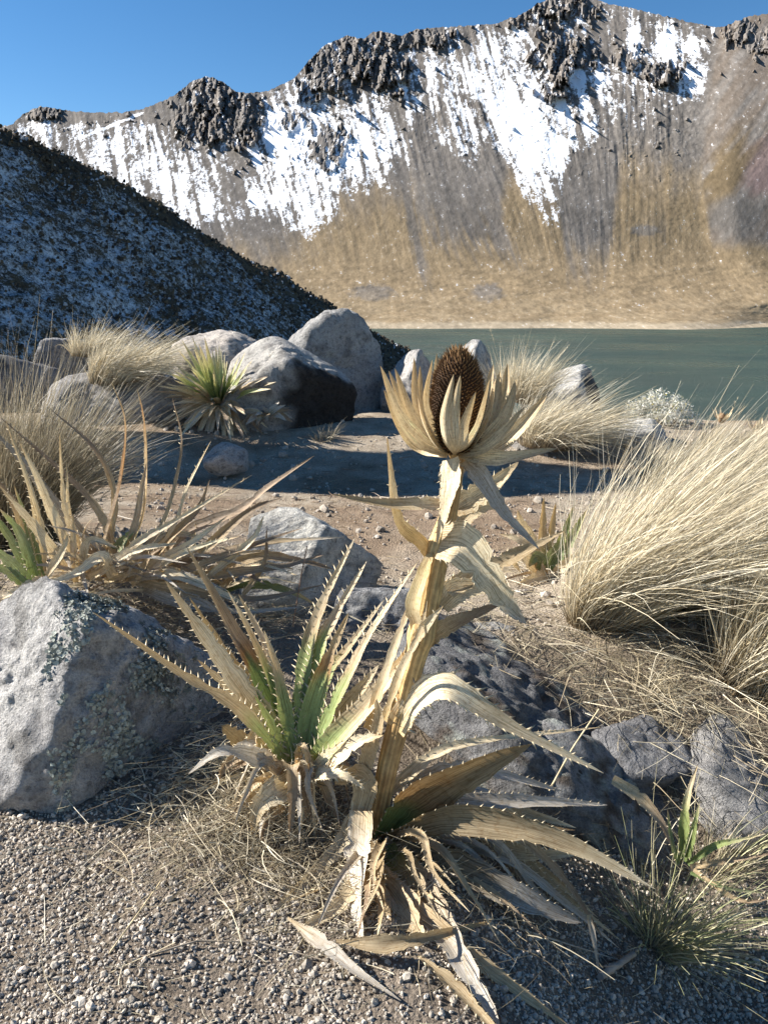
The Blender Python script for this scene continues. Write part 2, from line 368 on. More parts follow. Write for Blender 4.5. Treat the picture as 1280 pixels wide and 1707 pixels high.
    for (cx, y0, y1, w) in [(690, 280, 485, 9), (738, 240, 425, 26), (775, 250, 420, 16), (832, 330, 448, 17), (972, 270, 420, 40), (705, 300, 400, 12), (1090, 380, 395, 22), (985, 330, 410, 30)]:
        ww = w*(1+.5*fbm(n2(PX*0, PY/30., cx), 3)); dd = np.abs(Q-cx+shear*0+(shear*(.5*(y0+y1)-250)))
        tg = sst(1.4, .5, dd/ww+.9*stre2)*sst(y0-40, y0+30, PY)*sst(y1+14, y1-50, PY+70*stre2); tm = tm*(1-.8*tg)
    for (cx, cy, rx, ry) in [(812, 488, 28, 17), (622, 488, 40, 14), (1075, 384, 26, 10)]:
        tm = tm*(1-.8*sst(1.2, .6, np.sqrt(((PX-cx)/rx)**2+((PY-cy)/ry)**2)+.6*fbm(n2(PX/9., PY/7., cx), 3)))
    c = lerp(scree, tan, tm[..., None])
    c = c*(1+.28*blot+.16*stre2)[..., None]
    pal = sst(470, 520, PY)*sst(-.25, .2, fbm(n2(PX/50., PY/9., 41.), 4)); c = lerp(c, pale, (.55*pal)[..., None])
    hz = V[..., 2]-LAKE_Z; c = lerp(c, np.array([.44, .37, .27]), (sst(5.0, 2.5, hz+2*blot)*.85)[..., None])
    # right-hand buttress: brown and mauve scree
    rs = .6*fbm(n2((PX+.8*PY)/22., (PY-.8*PX)/150., 51.), 4)+.3*blot
    rc = lerp(brown, scree*1.15, sst(-.15, .2, rs)[..., None])
    rc = lerp(rc, mauve, (sst(1.2, .4, np.sqrt(((PX-1270)/70)**2+((PY-280)/55)**2)+rs))[..., None])
    rc = lerp(rc, tan*.62, (sst(1.2, .5, np.sqrt(((PX-1210+.4*(PY-290))/40)**2+((PY-290)/75)**2)+rs))[..., None])
    rc = lerp(rc, scree*.95, (sst(1.2, .6, np.sqrt(((PX-1225)/48)**2+((PY-358)/36)**2)+rs))[..., None])
    rm = sst(0, 10, PX-gx)*sst(420, 395, PY+20*blot); c = lerp(c, rc*(1+.22*rs)[..., None], rm[..., None])
    c = lerp(c, (rock*(.75+.7*v2+.3*blk)[..., None]+np.array([.03, .02, .01])*(v1 > .6)[..., None]), sst(.12, .4, crag)[..., None])
    sl = np.interp(PX, [-200, 100, 420, 500, 556, 572, 610, 640, 662, 690, 702, 740, 790, 812, 840, 870, 905, 930, 942, 962, 990, 1002, 1040, 1100, 1140, 1165, 1185, 1197],
                   [560, 440, 425, 415, 398, 330, 338, 345, 352, 325, 250, 290, 300, 250, 290, 330, 385, 415, 300, 280, 285, 235, 225, 240, 200, 190, 150, 60])
    sn = 1-sst(-46, 24, PY-sl+75*stre+30*stre2)
    dens = .41+1.1*stre+1.0*stre2+.7*blot
    for (cx, cy, rx, ry, k) in [(880, 250, 70, 110, .55), (830, 130, 50, 60, .35), (470, 300, 90, 90, .4), (590, 260, 70, 90, .35), (190, 270, 120, 70, .15), (1140, 90, 50, 60, .3), (970, 130, 30, 18, .6), (470, 225, 40, 25, .5),
                               (740, 330, 40, 60, -.9), (400, 300, 32, 50, -.8), (430, 390, 50, 40, -.6), (700, 260, 40, 70, -.55), (150, 190, 120, 14, -.9), (250, 185, 60, 16, -.8), (700, 60, 60, 18, -.4), (1010, 40, 80, 25, -.25), (1080, 180, 60, 40, -.25)]:
        dens = dens+k*np.exp(-((PX-cx)/rx)**2-((PY-cy)/ry)**2)
    dens = dens-.30*sst(30, 4, PY-ridge[None])
    snow = sn*np.clip(dens, 0, 1.15)*(1-.85*sst(.12, .4, crag)*np.where(v2 < .22, .25, 1.))*(1-sst(-6, 4, PX-gx))
    snow = snow-.4*(1-sn)
    trail = np.exp(-((PY-(232-(PX-130)*.40))/3.5)**2)*sst(120, 140, PX)*sst(245, 232, PX); snow = np.maximum(snow, trail)
    c = np.clip(c*.84, .02, .9)
    # far side of the ridge
    B = V[-1:].copy(); back = [V]; cb = [c]; sb = [snow]
    for (dy, dz) in ((25, -14), (120, -110), (300, -330)):
        bb = B.copy(); bb[..., 1] += dy; bb[..., 2] += dz; back.append(bb); cb.append(c[-1:]); sb.append(snow[-1:]*.6)
    low = V[:1].copy(); low[..., 1] -= 30; low[..., 2] = LAKE_Z-3
    V = np.concatenate([low]+back); c = np.concatenate([c[:1]]+cb); snow = np.concatenate([snow[:1]]+sb)
    b = MB(); b.add(V, grid_quads(V.shape[0], NC), c=c.reshape(-1, 3))
    tag(b.build('crater_wall', M_MOUNT, smooth=False, extra={'snow': snow}), 'snow streaked volcanic crater wall rising behind the lake', 'mountain', kind='structure')
build_mountain()

# ------------------------------------------------------------------ shaded slope on the left
RIDGE = [(-1500, -230, 72), (-800, -60, 100), (-420, 60, 122), (-220, 118, 136), (0, 203, 150), (40, 216, 153), (130, 264, 163), (250, 322, 180), (350, 392, 204), (450, 442, 230), (540, 497, 258), (600, 537, 280), (660, 572, 306), (700, 588, 328), (730, 600, 345)]
def build_hill():
    R = np.array([P(a, b_, c) for a, b_, c in RIDGE]); t = np.linspace(0, 1, len(R))
    NT, NW = 520, 170; tt = .06+.94*np.linspace(0, 1, NT)
    rd = np.stack([np.interp(tt, t, R[:, k]) for k in range(3)], -1)
    ker = np.ones(25)/25
    for k in range(3):
        e = np.pad(rd[:, k], 12, mode='reflect', reflect_type='odd'); rd[:, k] = np.convolve(e, ker, 'valid')
    ang = math.radians(42); dn = np.array([.905*math.cos(ang), -.425*math.cos(ang), -math.sin(ang)])
    nn = np.array([.905*math.sin(ang), -.425*math.sin(ang), math.cos(ang)])
    w = np.concatenate([np.linspace(-40, -1, 12), np.linspace(0, 1, NW)**1.1*95])
    T, W = np.meshgrid(np.arange(NT), w, indexing='ij')
    V = rd[T]+dn*np.maximum(W, 0)[..., None]
    back = np.minimum(W, 0); V = V+np.array([-.8, .4, .0])*(-back)[..., None]*.9+np.array([0, 0, -.5])*(-back)[..., None]
    V[..., 2] -= 1.2*np.exp(-(W/3.)**2)
    n1 = fbm(V*.10, 3); n2_ = fbm(V*.42, 3); n3 = np.abs(fbm(V*1.1+9, 3))
    V = V+nn*(1.8*n1+.9*n2_+1.0*n3)[..., None]
    snow = .46+.28*n1-.55*n2_+.2*fbm(V*.05+3, 2)
    snow = snow-.6*sst(14, 3, W)-1.0*sst(0, -3, W)-.35*sst(160, 280, V[..., 1])
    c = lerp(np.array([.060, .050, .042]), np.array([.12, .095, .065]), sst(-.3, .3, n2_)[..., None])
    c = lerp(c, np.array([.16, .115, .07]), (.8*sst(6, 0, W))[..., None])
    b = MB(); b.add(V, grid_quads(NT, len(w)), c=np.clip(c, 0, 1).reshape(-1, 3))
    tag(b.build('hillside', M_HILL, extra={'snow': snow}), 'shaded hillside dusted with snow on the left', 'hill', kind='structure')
    # tussocks and stones on it, a ground cover of thousands
    n = 13000; ti = RNG.integers(0, NT-1, n); wi = RNG.integers(8, len(w)-2, n)
    base = V[ti, wi]+RNG.normal(size=(n, 3))*.25; dist = np.linalg.norm(base, axis=1)
    sz = RNG.uniform(.14, .42, n)*lerp(.8, 1.5, sst(100, 300, dist)); k = 6
    th = RNG.uniform(0, 6.28, (n, 1))+np.arange(k)*(6.283/k)
    rad = sz[:, None]*RNG.uniform(.7, 1.3, (n, k)); hz = sz*RNG.uniform(.8, 1.7, n)
    ring = np.stack([base[:, None, 0]+rad*np.cos(th), base[:, None, 1]+rad*np.sin(th), np.broadcast_to(base[:, None, 2]-.4*sz[:, None], th.shape)], -1)
    up = np.stack([base[:, None, 0]+.75*rad*np.cos(th+.4)+.1, base[:, None, 1]+.75*rad*np.sin(th+.4), base[:, None, 2]+hz[:, None]*RNG.uniform(.35, .9, (n, k))], -1)
    top = base.copy(); top[:, 2] += hz
    vv = np.concatenate([ring, up, top[:, None]], 1); o = (np.arange(n)*(2*k+1))[:, None]
    i = np.arange(k); j = (i+1) % k
    q = np.stack([o+i, o+j, o+k+j, o+k+i], -1).reshape(-1, 4); tr = np.stack([o+k+i, o+k+j, o+2*k+0*i], -1).reshape(-1, 3)
    cc = lerp(np.array([.06, .05, .042]), np.array([.17, .13, .085]), RNG.random((n, 1))**2)
    fro = (RNG.random(n) < .12)[:, None]; cc = np.where(fro, np.array([.42, .43, .46]), cc)
    b = MB(); b.add(vv, q, tr, c=np.repeat(cc, 2*k+1, 0))
    tag(b.build('tussock_cover', M_CLUMP, smooth=False), 'dark grass tussocks and stones covering the shaded snowy hillside', 'ground cover', kind='stuff')
build_hill()

# ------------------------------------------------------------------ boulders
_ico = {}
def ico(n):
    if n not in _ico:
        bm = bmesh.new(); bmesh.ops.create_icosphere(bm, subdivisions=n, radius=1)
        bm.verts.ensure_lookup_table()
        _ico[n] = (np.array([v.co[:] for v in bm.verts]), np.array([[v.index for v in f.verts] for f in bm.faces])); bm.free()
    return _ico[n]
def boulder(label, box, y, depth=.8, planes=(), seed=0, sub=5, p=20, rough=1.2, nrand=14, roll=0.0, amp=.09, colf=None, base=(.36, .35, .345), name='boulder', cat='boulder', group=None, sink=.15, mesh_only=False):
    x0, y0, x1, y1 = box; k = pxscale((y0+y1)/2, y); a = (x1-x0)/2*k; c = (y1-y0)/2*k
    y1b = y1+(y1-y0)*sink; c = (y1b-y0)/2*k; ctr = P((x0+x1)/2, (y0+y1b)/2, y); b_ = depth*(a+c)/2
    rg = np.random.default_rng(seed+100); d, f = ico(sub)
    pl = [(nrm(n), dd) for n, dd in planes]
    for _ in range(nrand):
        n = rg.normal(size=3); pl.append((nrm(n), rg.uniform(.76, 1.06)))
    for n in ((1, 0, 0), (-1, 0, 0), (0, 1, 0), (0, -1, 0), (0, 0, 1), (0, 0, -1)): pl.append((np.array(n, float), 1.0))
    s = 0
    for n, dd in pl: s = s+np.maximum(d@n/dd, 0)**p
    r = s**(-1/p); v = d*r[:, None]
    lo, hi = v.min(0), v.max(0); v = (v-(lo+hi)/2)/((hi-lo)/2)
    sc = np.array([a, b_, c]); w = v*sc; m = float((a+c)/2); nd = nrm(v/sc)
    if roll:
        cr, sr = math.cos(roll), math.sin(roll); rot = lambda q: np.stack([q[:, 0]*cr-q[:, 2]*sr, q[:, 1], q[:, 0]*sr+q[:, 2]*cr], -1); w = rot(w); nd = rot(nd)
    off = seed*3.7
    chip = ridged(w/m*1.5+off+3, 2); disp = amp*m*fbm(w/m*1.3+off, 3)+.05*m*fbm(w/m*4+off, 4)-.035*m*sst(.6, 1., chip)+min(.02*m, .011)*fbm(w*26+off, 4)*2*rough+min(.006, .01*m)*ridged(w*60+off, 2)*rough
    w = w+nd*disp[:, None]
    col = np.broadcast_to(np.array(base), w.shape).copy()
    wear = fbm(w/m*2.2+off+5, 4); col *= (1+.22*wear)[:, None]
    dk = sst(.12, .32, fbm(w/m*3.5+off+11, 4)); col = lerp(col, np.array([.10, .095, .09]), (.55*dk)[:, None])
    if colf is not None: col = colf(w, nd, m, col)
    mb = MB(); mb.add(w, None, f, c=np.clip(col, .01, .9))
    o = mb.build(name, M_ROCK, None); o.location = ctr
    tag(o, label, cat, group); return o, w, nd, ctr, f
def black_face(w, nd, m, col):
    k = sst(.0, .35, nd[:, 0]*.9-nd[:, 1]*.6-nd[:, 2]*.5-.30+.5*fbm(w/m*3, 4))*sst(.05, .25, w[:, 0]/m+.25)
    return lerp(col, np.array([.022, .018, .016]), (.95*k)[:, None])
def sunlit_top(w, nd, m, col):  # lightens faces turned up and left, painting sunlight into the rock colour
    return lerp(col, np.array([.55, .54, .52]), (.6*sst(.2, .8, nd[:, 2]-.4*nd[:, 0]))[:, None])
def shade_lichen(w, nd, m, col):  # brown mottling darkens the rock like shade; pale flecks are lichen
    k = sst(.05, .3, fbm(w/m*3.0+4, 4)); col = lerp(col, np.array([.085, .06, .04]), (.8*k)[:, None])
    k2 = sst(.1, .3, fbm(w/m*5.0+14, 4)); return lerp(col, np.array([.33, .36, .33]), (.6*k2)[:, None])

hero, hw, hn, hc, hf = boulder('big grey boulder with crusty lichen at the lower left corner', (-170, 966, 352, 1415), 1.72, .62,
    [((-.52, -.48, .70), .42), ((.90, -.38, .20), .62), ((.50, .15, .85), .68), ((-.2, .6, .75), .8)], seed=3, sub=6, p=16, nrand=3, base=(.40, .39, .385), sink=.12, rough=1.5)
def lichen_on(parent, w, nd, n, sel, size, col):
    rg = np.random.default_rng(77); idx = np.where(sel)[0]; cl = fbm(w*9+3, 3)[idx]; idx = idx[cl > rg.uniform(-.12, .3, len(idx))]
    pick = rg.choice(idx, n); c = w[pick]+rg.normal(size=(n, 3))*.004; nn = nrm(nd[pick]+rg.normal(size=(n, 3))*.35)
    a = nrm(np.cross(nn, rg.normal(size=(n, 3)))); b_ = np.cross(nn, a); k = 6
    th = np.arange(k)*6.283/k; r = size*rg.uniform(.4, 1.3, (n, 1))*rg.uniform(.6, 1.3, (n, k))
    ring = c[:, None]+a[:, None]*(r*np.cos(th))[..., None]+b_[:, None]*(r*np.sin(th))[..., None]+nn[:, None]*(rg.uniform(.1, 1.0, (n, k))*size*.7)[..., None]
    vv = np.concatenate([ring, (c+nn*.001)[:, None]], 1); o = (np.arange(n)*(k+1))[:, None]; i = np.arange(k)
    t = np.stack([o+i, o+(i+1) % k, o+k+0*i], -1).reshape(-1, 3)
    cc = np.repeat(np.asarray(col)*rg.uniform(.55, 1.2, (n, 1)), k+1, 0)
    mb = MB(); mb.add(vv, None, t, c=cc); tag(mb.build('lichen', M_LICHEN, parent), kind='stuff')
lichen_on(hero, hw, hn, 5600, (hn[:, 0] > .15) & (hn[:, 2] > -.15) & (hw[:, 1] < .14) & (hw[:, 2] > -.14), .0050, (.40, .42, .37))

boulder('pale grey stone with pitted dark right side behind the spiky leaves', (405, 860, 640, 1010), 2.55, .8,
        [((-.5, -.5, .71), .58), ((.88, -.45, .15), .22), ((.7, .2, .7), .6)], seed=8, p=18, nrand=2, base=(.50, .49, .46))
boulder('small rounded stone lying alone on the path', (342, 738, 411, 786), 4.45, .8, [((-.5, -.3, .8), .75), ((.6, -.6, .5), .8)], seed=12, sub=4, base=(.40, .38, .36), name='stone', cat='stone')
boulder('tallest rounded boulder of the group below the shaded hill', (455, 517, 645, 700), 6.15, .7,
        [((-.62, -.05, .78), .80), ((.50, -.84, .2), .48), ((.85, -.2, .45), .88)], seed=21, p=7, nrand=3, base=(.31, .305, .30))
boulder('sloping boulder with a black stained face beside the rosette', (372, 562, 596, 742), 5.42, .5,
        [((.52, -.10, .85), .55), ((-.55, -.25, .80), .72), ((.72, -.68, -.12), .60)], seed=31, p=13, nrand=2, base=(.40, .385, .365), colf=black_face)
boulder('flat pale rock behind the rosette and straw tussock', (280, 553, 445, 660), 5.85, .8, [((-.1, -.2, .95), .7)], seed=33, base=(.46, .42, .385))
boulder('low ledge rock with dark front under the straw tussock', (60, 622, 330, 735), 5.6, .6, [((-.05, -.15, .98), .75), ((.1, -.95, -.2), .8)], seed=36, p=16, base=(.30, .29, .29))
boulder('pale rock just left of the seed head', (634, 585, 728, 705), 6.0, .8, [((-.55, -.35, .75), .7), ((.8, -.4, .4), .8)], seed=41, base=(.42, .40, .385))
boulder('grey rock half hidden behind the brown seed cone', (728, 570, 832, 700), 6.1, .8, [((-.5, -.2, .84), .7), ((.75, -.45, .45), .7)], seed=44, base=(.34, .33, .32))
boulder('rock with sunlit top and shaded side painted in above the lake edge', (862, 612, 1008, 720), 6.1, .8, [((-.35, -.25, .9), .62), ((.85, -.35, .4), .68)], seed=47, base=(.40, .39, .38), colf=lambda w, n, m, c: lerp(sunlit_top(w, n, m, c), np.array([.05, .047, .045]), (.9*sst(.25, .5, n[:, 0]-.1))[:, None]))  # right-facing side painted dark for its shade
boulder('small white rock in front of the pale flowering bush', (1004, 698, 1116, 765), 5.2, .9, [((-.35, -.3, .88), .7), ((.8, -.3, .5), .75)], seed=52, base=(.50, .49, .47), colf=sunlit_top)
boulder('dark rock in shade below the middle straw tussock', (800, 722, 1015, 850), 5.0, .6, [((.1, -.9, .4), .75)], seed=55, base=(.24, .225, .21))
boulder('long dark rock cut by the left edge behind the dun grass', (-120, 588, 118, 720), 6.1, .7, [((.1, -.9, .4), .7)], seed=58, base=(.22, .215, .22))
boulder('dark rock at the far left edge behind the grass', (62, 566, 142, 640), 6.6, .8, [((.5, -.7, .5), .7)], seed=57, base=(.24, .24, .25))
boulder('big lichen covered outcrop sloping down behind the stalk', (640, 1180, 1290, 1300), 1.97, 1.0,
        [((.05, -.55, .83), .50), ((.15, -.85, .5), .62), ((-.5, -.1, .86), .8)], seed=61, sub=6, p=18, nrand=4, base=(.17, .17, .175), colf=shade_lichen, sink=.0, roll=-.47, rough=1.5)  # base colour also kept dark to stand in for shade on the slab
boulder('lower slab of the outcrop half hidden by the spiny basal leaves', (830, 1255, 1190, 1400), 1.80, .7,
        [((.3, -.5, .8), .55)], seed=62, p=14, nrand=5, base=(.24, .24, .245), colf=shade_lichen, sink=.0, roll=-.45, rough=1.5)
boulder('grey rock lying right of the stalk in shade', (735, 1038, 885, 1130), 2.28, .7, [((-.1, -.4, .9), .7)], seed=64, base=(.28, .275, .27))
boulder('blue grey low rock between outcrop and dappled rock', (985, 1200, 1150, 1310), 1.90, 1.0, [((.2, -.5, .85), .6)], seed=66, base=(.20, .20, .21))  # base colour lowered in place of shade
boulder('pale rock darkened for dappled shade at the right edge', (1090, 1220, 1400, 1370), 1.86, 1.0, [((.50, -.38, .78), .34), ((-.4, -.1, .9), .8)], seed=69, base=(.25, .245, .245))  # darker base colour replaces the dappled shade of the grass
boulder('unseen tall rock added beyond the left edge to shade the path', (-450, -180, -220, 800), 5.10, .33, [((-.3, -.2, .93), .9)], seed=90, amp=.3, base=(.33, .32, .31), name='shadow_caster', cat='rock')  # out of view; added to cast the shadow band across the path
boulder('dark broken rock at the foot of the pitted stone', (540, 985, 720, 1100), 2.32, .5, [((.1, -.7, .7), .6)], seed=72, base=(.26, .26, .265))

# ------------------------------------------------------------------ gravel and litter
def icosa():
    v, f = ico(1); return v, f
def pebbles(name, label, pts, r, cols, mat):
    mb = MB(); octa = (np.array([[1, 0, 0], [-1, 0, 0], [0, 1, 0], [0, -1, 0], [0, 0, 1], [0, 0, -1]], float)*1.15, np.array([[0, 2, 4], [2, 1, 4], [1, 3, 4], [3, 0, 4], [2, 0, 5], [1, 2, 5], [3, 1, 5], [0, 3, 5]]))
    for sel, (v, f) in ((r < .0034, octa), (r >= .0034, ico(1))):
        n = int(sel.sum()); k = len(v)
        s = RNG.uniform(.7, 1.25, (n, 1, 3))*np.array([1, 1, .8]); q = RNG.normal(size=(n, 3, 3)); q, _ = np.linalg.qr(q)
        j = RNG.uniform(.70, 1.25, (n, k, 1)); vv = (v[None]*j*s)@q*r[sel][:, None, None]+pts[sel][:, None]
        o = (np.arange(n)*k)[:, None, None]; mb.add(vv, None, (f[None]+o).reshape(-1, 3), c=np.repeat(cols[sel], k, 0))
    return tag(mb.build(name, mat, smooth=False), label, 'gravel', kind='stuff')
def scatter_gravel():
    n = 96000; x = RNG.uniform(-1.05, 1.15, n); y = RNG.uniform(.74, 1.8, n)
    cl = fbm(n2(x*3.2, y*3.2, 6.), 3); den = .62+.9*cl
    den = den*(1-.9*np.exp(-((x+.22)/.25)**2-((y-1.55)/.19)**2))
    den = den*lerp(1, .35, sst(1.35, 1.7, y))
    k = RNG.random(n) < den; x, y = x[k], y[k]; r = np.clip(np.exp(RNG.normal(-5.92, .42, len(x))), .0014, .0105)
    z = ground_z(x, y)+r*.25
    g = RNG.uniform(.45, 1.35, (len(x), 1)); c = np.array([.45, .40, .335])*g; w = RNG.random((len(x), 1)) < .12; c = np.where(w, np.array([.52, .44, .36])*g, c)
    pebbles('gravel', 'coarse grey pumice gravel covering the foreground ground', np.stack([x, y, z], -1), r, c, M_PEB)
    n = 8000; y = RNG.uniform(2.2, 5.6, n); x = RNG.uniform(-.75, .75, n)*y*1.0; r = np.clip(np.exp(RNG.normal(-5.1, .55, n)), .002, .032)
    k = RNG.random(n) < .5+fbm(n2(x*2, y*2, 2.), 3)*1.5; x, y, r = x[k], y[k], r[k]
    c = np.array([.40, .35, .29])*RNG.uniform(.6, 1.25, (len(x), 1))
    pebbles('path_grit', 'small loose stones scattered over the sandy path', np.stack([x, y, ground_z(x, y)+r*.2], -1), r, c, M_PEB)
scatter_gravel()

def ribbons(base, d0, L, bend, w, nseg=5, curl=.0, rng=RNG, tip=.15):
    """many thin curved blades as one vertex/quad set"""
    n = len(base); s = np.linspace(0, 1, nseg+1)[None, :, None]
    L = np.asarray(L).reshape(-1, 1, 1)
    p = base[:, None]+L*(d0[:, None]*s+bend[:, None]*s**2)
    if curl: p = p+L*curl*(s**1.5)*np.sin(s*rng.uniform(2, 6, (n, 1, 1))+rng.uniform(0, 6, (n, 1, 1)))*nrm(rng.normal(size=(n, 1, 3)))
    tg = nrm(np.gradient(p, axis=1)); sd = nrm(np.cross(tg, nrm(rng.normal(size=(n, 1, 3)))))
    ww = np.asarray(w).reshape(-1, 1, 1)*(1-(1-tip)*s**1.6)*.5
    v = np.stack([p-sd*ww, p+sd*ww], 2).reshape(n, -1, 3); m = (nseg+1)*2
    o = (np.arange(n)*m)[:, None]; i = np.arange(nseg)*2
    q = np.stack([o+i, o+i+1, o+i+3, o+i+2], -1).reshape(-1, 4)
    return v, q, m, s[0, :, 0]
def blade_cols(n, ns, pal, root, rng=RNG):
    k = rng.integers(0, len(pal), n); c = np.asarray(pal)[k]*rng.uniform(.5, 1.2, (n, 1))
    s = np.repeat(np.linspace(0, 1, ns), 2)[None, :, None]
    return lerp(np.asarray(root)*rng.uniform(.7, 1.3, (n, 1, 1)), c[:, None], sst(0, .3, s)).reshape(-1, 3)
STRAW = [(.76, .67, .48), (.67, .57, .38), (.80, .72, .55), (.56, .46, .30), (.74, .67, .52)]
DUN = [(.42, .35, .23), (.36, .29, .19), (.48, .41, .28), (.30, .24, .16), (.5, .44, .31)]
GREENY = [(.40, .40, .20), (.55, .50, .30), (.34, .36, .17), (.60, .54, .34)]
def litter():
    b = MB(); rg = np.random.default_rng(4)
    def patch(n, cx, cy, sx, sy, L, lift, pal, w=.0016):
        x = rg.normal(cx, sx, n); y = rg.normal(cy, sy, n); z = ground_z(x, y)+rg.uniform(.001, lift, n)
        th = rg.uniform(0, 6.28, n); d = np.stack([np.cos(th), np.sin(th), rg.uniform(-.05, .35, n)], -1)
        be = np.stack([-np.sin(th)*rg.normal(0, .5, n), np.cos(th)*rg.normal(0, .5, n), -.35*rg.random(n)], -1)
        ln = rg.uniform(.4, 1.3, n)*L; v, q, m, s = ribbons(np.stack([x, y, z], -1), nrm(d), ln, be, rg.uniform(.6, 1.4, n)*w, 5, .06, rg, .5)
        gz = ground_z(v.reshape(-1, 3)[:, 0], v.reshape(-1, 3)[:, 1], False)+.002; vv = v.reshape(-1, 3); vv[:, 2] = np.maximum(vv[:, 2], gz)
        b.add(vv, q, c=blade_cols(n, 6, pal, pal[0], rg))
    patch(900, -.34, 1.50, .12, .10, .10, .05, STRAW+DUN); patch(900, -.22, 1.42, .13, .10, .12, .03, DUN); patch(500, .02, 1.30, .18, .10, .10, .02, DUN)
    patch(260, -.1, 1.2, .45, .22, .09, .006, STRAW, .0013); patch(700, .6, 2.15, .35, .12, .16, .03, DUN, .002); patch(900, .95, 2.0, .25, .16, .18, .04, STRAW+DUN, .002)
    patch(2600, -.1, 4.1, 1.1, .75, .07, .006, [(.24, .16, .10), (.34, .26, .17), (.45, .36, .24)], .003)
    patch(900, -.75, 2.3, .35, .25, .16, .06, DUN, .003); patch(350, .75, 2.75, .25, .15, .12, .03, STRAW, .003); patch(400, .5, 1.7, .3, .2, .10, .02, DUN)
    tag(b.build('dry_grass_litter', M_GRASS), 'matted dead grass and leaf litter on the ground round the plants', 'litter', kind='stuff')
litter()

# ------------------------------------------------------------------ grass tussocks
def tussock(label, base, r, n, L, lean, spread=.35, droop=.35, pal=STRAW, w=.0022, root=(.22, .16, .09), seed=0, group='grass tussocks', nseg=6, curl=.03, name='grass_tussock', heads=0, cat='grass'):
    rg = np.random.default_rng(500+seed); base = np.asarray(base, float); lean = np.asarray(lean, float)
    a = rg.uniform(0, 6.283, n); rr = r*np.sqrt(rg.random(n)); off = np.stack([rr*np.cos(a), rr*np.sin(a)*.8], -1)
    x = base[0]+off[:, 0]; y = base[1]+off[:, 1]; z = np.full(n, base[2])+(ground_z(x, y, False)-ground_z(base[0], base[1], False))*.8-.01
    rad = np.stack([off[:, 0], off[:, 1], np.zeros(n)], -1)/max(r, 1e-6)
    clump = np.stack([perlin(n2(x*14+seed, y*14, 1.)), perlin(n2(x*14, y*14+seed, 5.)), np.zeros(n)], -1)
    d = nrm(np.array([0, 0, 1.])+rad*spread+clump*.55+lean*.45+rg.normal(size=(n, 3))*.15)
    be = (lean*.55+rad*.12)*rg.uniform(.4, 1.35, (n, 1))+np.array([0, 0, -1.])*droop*rg.uniform(.2, 1.9, (n, 1))+rg.normal(size=(n, 3))*.10
    ln = L*np.clip(rg.normal(.85, .22, n), .2, 1.3)
    v, q, m, s = ribbons(np.stack([x, y, z], -1), d, ln, be, w*rg.uniform(.6, 1.3, n), nseg, curl, rg, .25)
    vv = v.reshape(-1, 3); gz = ground_z(vv[:, 0], vv[:, 1], False)+.004
    if base[2]-ground_z(base[0], base[1]) < .1: vv[:, 2] = np.maximum(vv[:, 2], gz)
    root_o = empty(name, base, label, cat, group)
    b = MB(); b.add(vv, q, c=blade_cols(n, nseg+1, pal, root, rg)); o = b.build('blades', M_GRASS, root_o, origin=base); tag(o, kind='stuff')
    if heads:
        b = MB(); k = rg.integers(0, n, heads)
        for i in k:
            d1 = nrm(d[i]+rg.normal(size=3)*.1); bb = np.stack([x[i], y[i], z[i]]); v2, q2, _, _ = ribbons(bb[None], d1[None], [L*1.35], (be[i]*.4)[None], [w*.8], 8, 0, rg, .5)
            b.add(v2.reshape(-1, 3), q2, c=(.55, .46, .30)); tipp = v2[0].reshape(-1, 2, 3).mean(1)
            for _ in range(10):
                pp = tipp[-1]-(tipp[-1]-tipp[-3])*rg.random(); v3, q3, _, _ = ribbons(pp[None], nrm(rg.normal(size=(1, 3))*.5+d1), [.02], np.zeros((1, 3)), [.003], 2, 0, rg)
                b.add(v3.reshape(-1, 3), q3, c=(.6, .5, .33))
        tag(b.build('flower_stems', M_GRASS, root_o, origin=base), kind='stuff')
    return root_o
WX = np.array([1, -.15, 0])
tussock('big windswept straw tussock nearest the path on the right', G(1012, 1030), .13, 4000, .60, WX*.76, .24, .22, seed=1, w=.0025, curl=.045)
tussock('straw tussock behind the nearest one, sweeping right over dark shade', G(1120, 985), .20, 4200, .56, WX*.85, .32, .25, seed=2, w=.0025, curl=.045)
tussock('upright straw tussock at the right edge, lowest of the big ones', G(1262, 1120), .13, 2600, .50, WX*.55, .27, .2, seed=3, w=.0025, curl=.045)
tussock('straw tussock at the right edge behind the sweeping ones', G(1235, 900), .24, 3000, .38, WX*.8, .36, .28, seed=4, w=.0028, curl=.045)
tussock('brownish short tussock left of the small dried flowers', G(1120, 800), .18, 1700, .28, WX*.8, .4, .30, pal=STRAW+DUN, seed=5, w=.003)
tussock('brownish tussock with thin flower stems before the lake', G(1205, 775), .20, 1700, .32, WX*.6, .4, .25, pal=STRAW+DUN, seed=6, w=.003, heads=5)
tussock('straw tussock at the right edge just under the lake', G(1290, 790), .20, 1600, .32, WX*.6, .4, .25, seed=7, w=.003)
tussock('drooping straw tussock right of the seed head', P(915, 738, 4.95), .20, 3000, .42, WX*.75, .55, .42, seed=8, w=.003)
tussock('short straw tussock just behind the seed head bracts', P(868, 668, 5.7), .16, 1500, .42, WX*.25, .35, .25, seed=9, w=.003, heads=3)
tussock('round straw tussock on the ledge under the shaded hill', P(195, 634, 5.4), .18, 3200, .36, WX*.85, .40, .35, seed=10, w=.003)
tussock('small pale tussock far left beside the dark rock', P(150, 592, 6.5), .14, 800, .30, WX*.5, .4, .3, seed=11, w=.0035)
tussock('tall dun grass tussock at the left edge', G(20, 900), .17, 4600, .62, WX*.16, .28, .18, pal=DUN, seed=12, w=.0024, root=(.12, .09, .06), curl=.05)
tussock('wiry green and straw tuft at the lower right', G(1105, 1580), .045, 360, .30, WX*.35, .75, .25, pal=GREENY, seed=13, w=.0024, root=(.45, .38, .24))
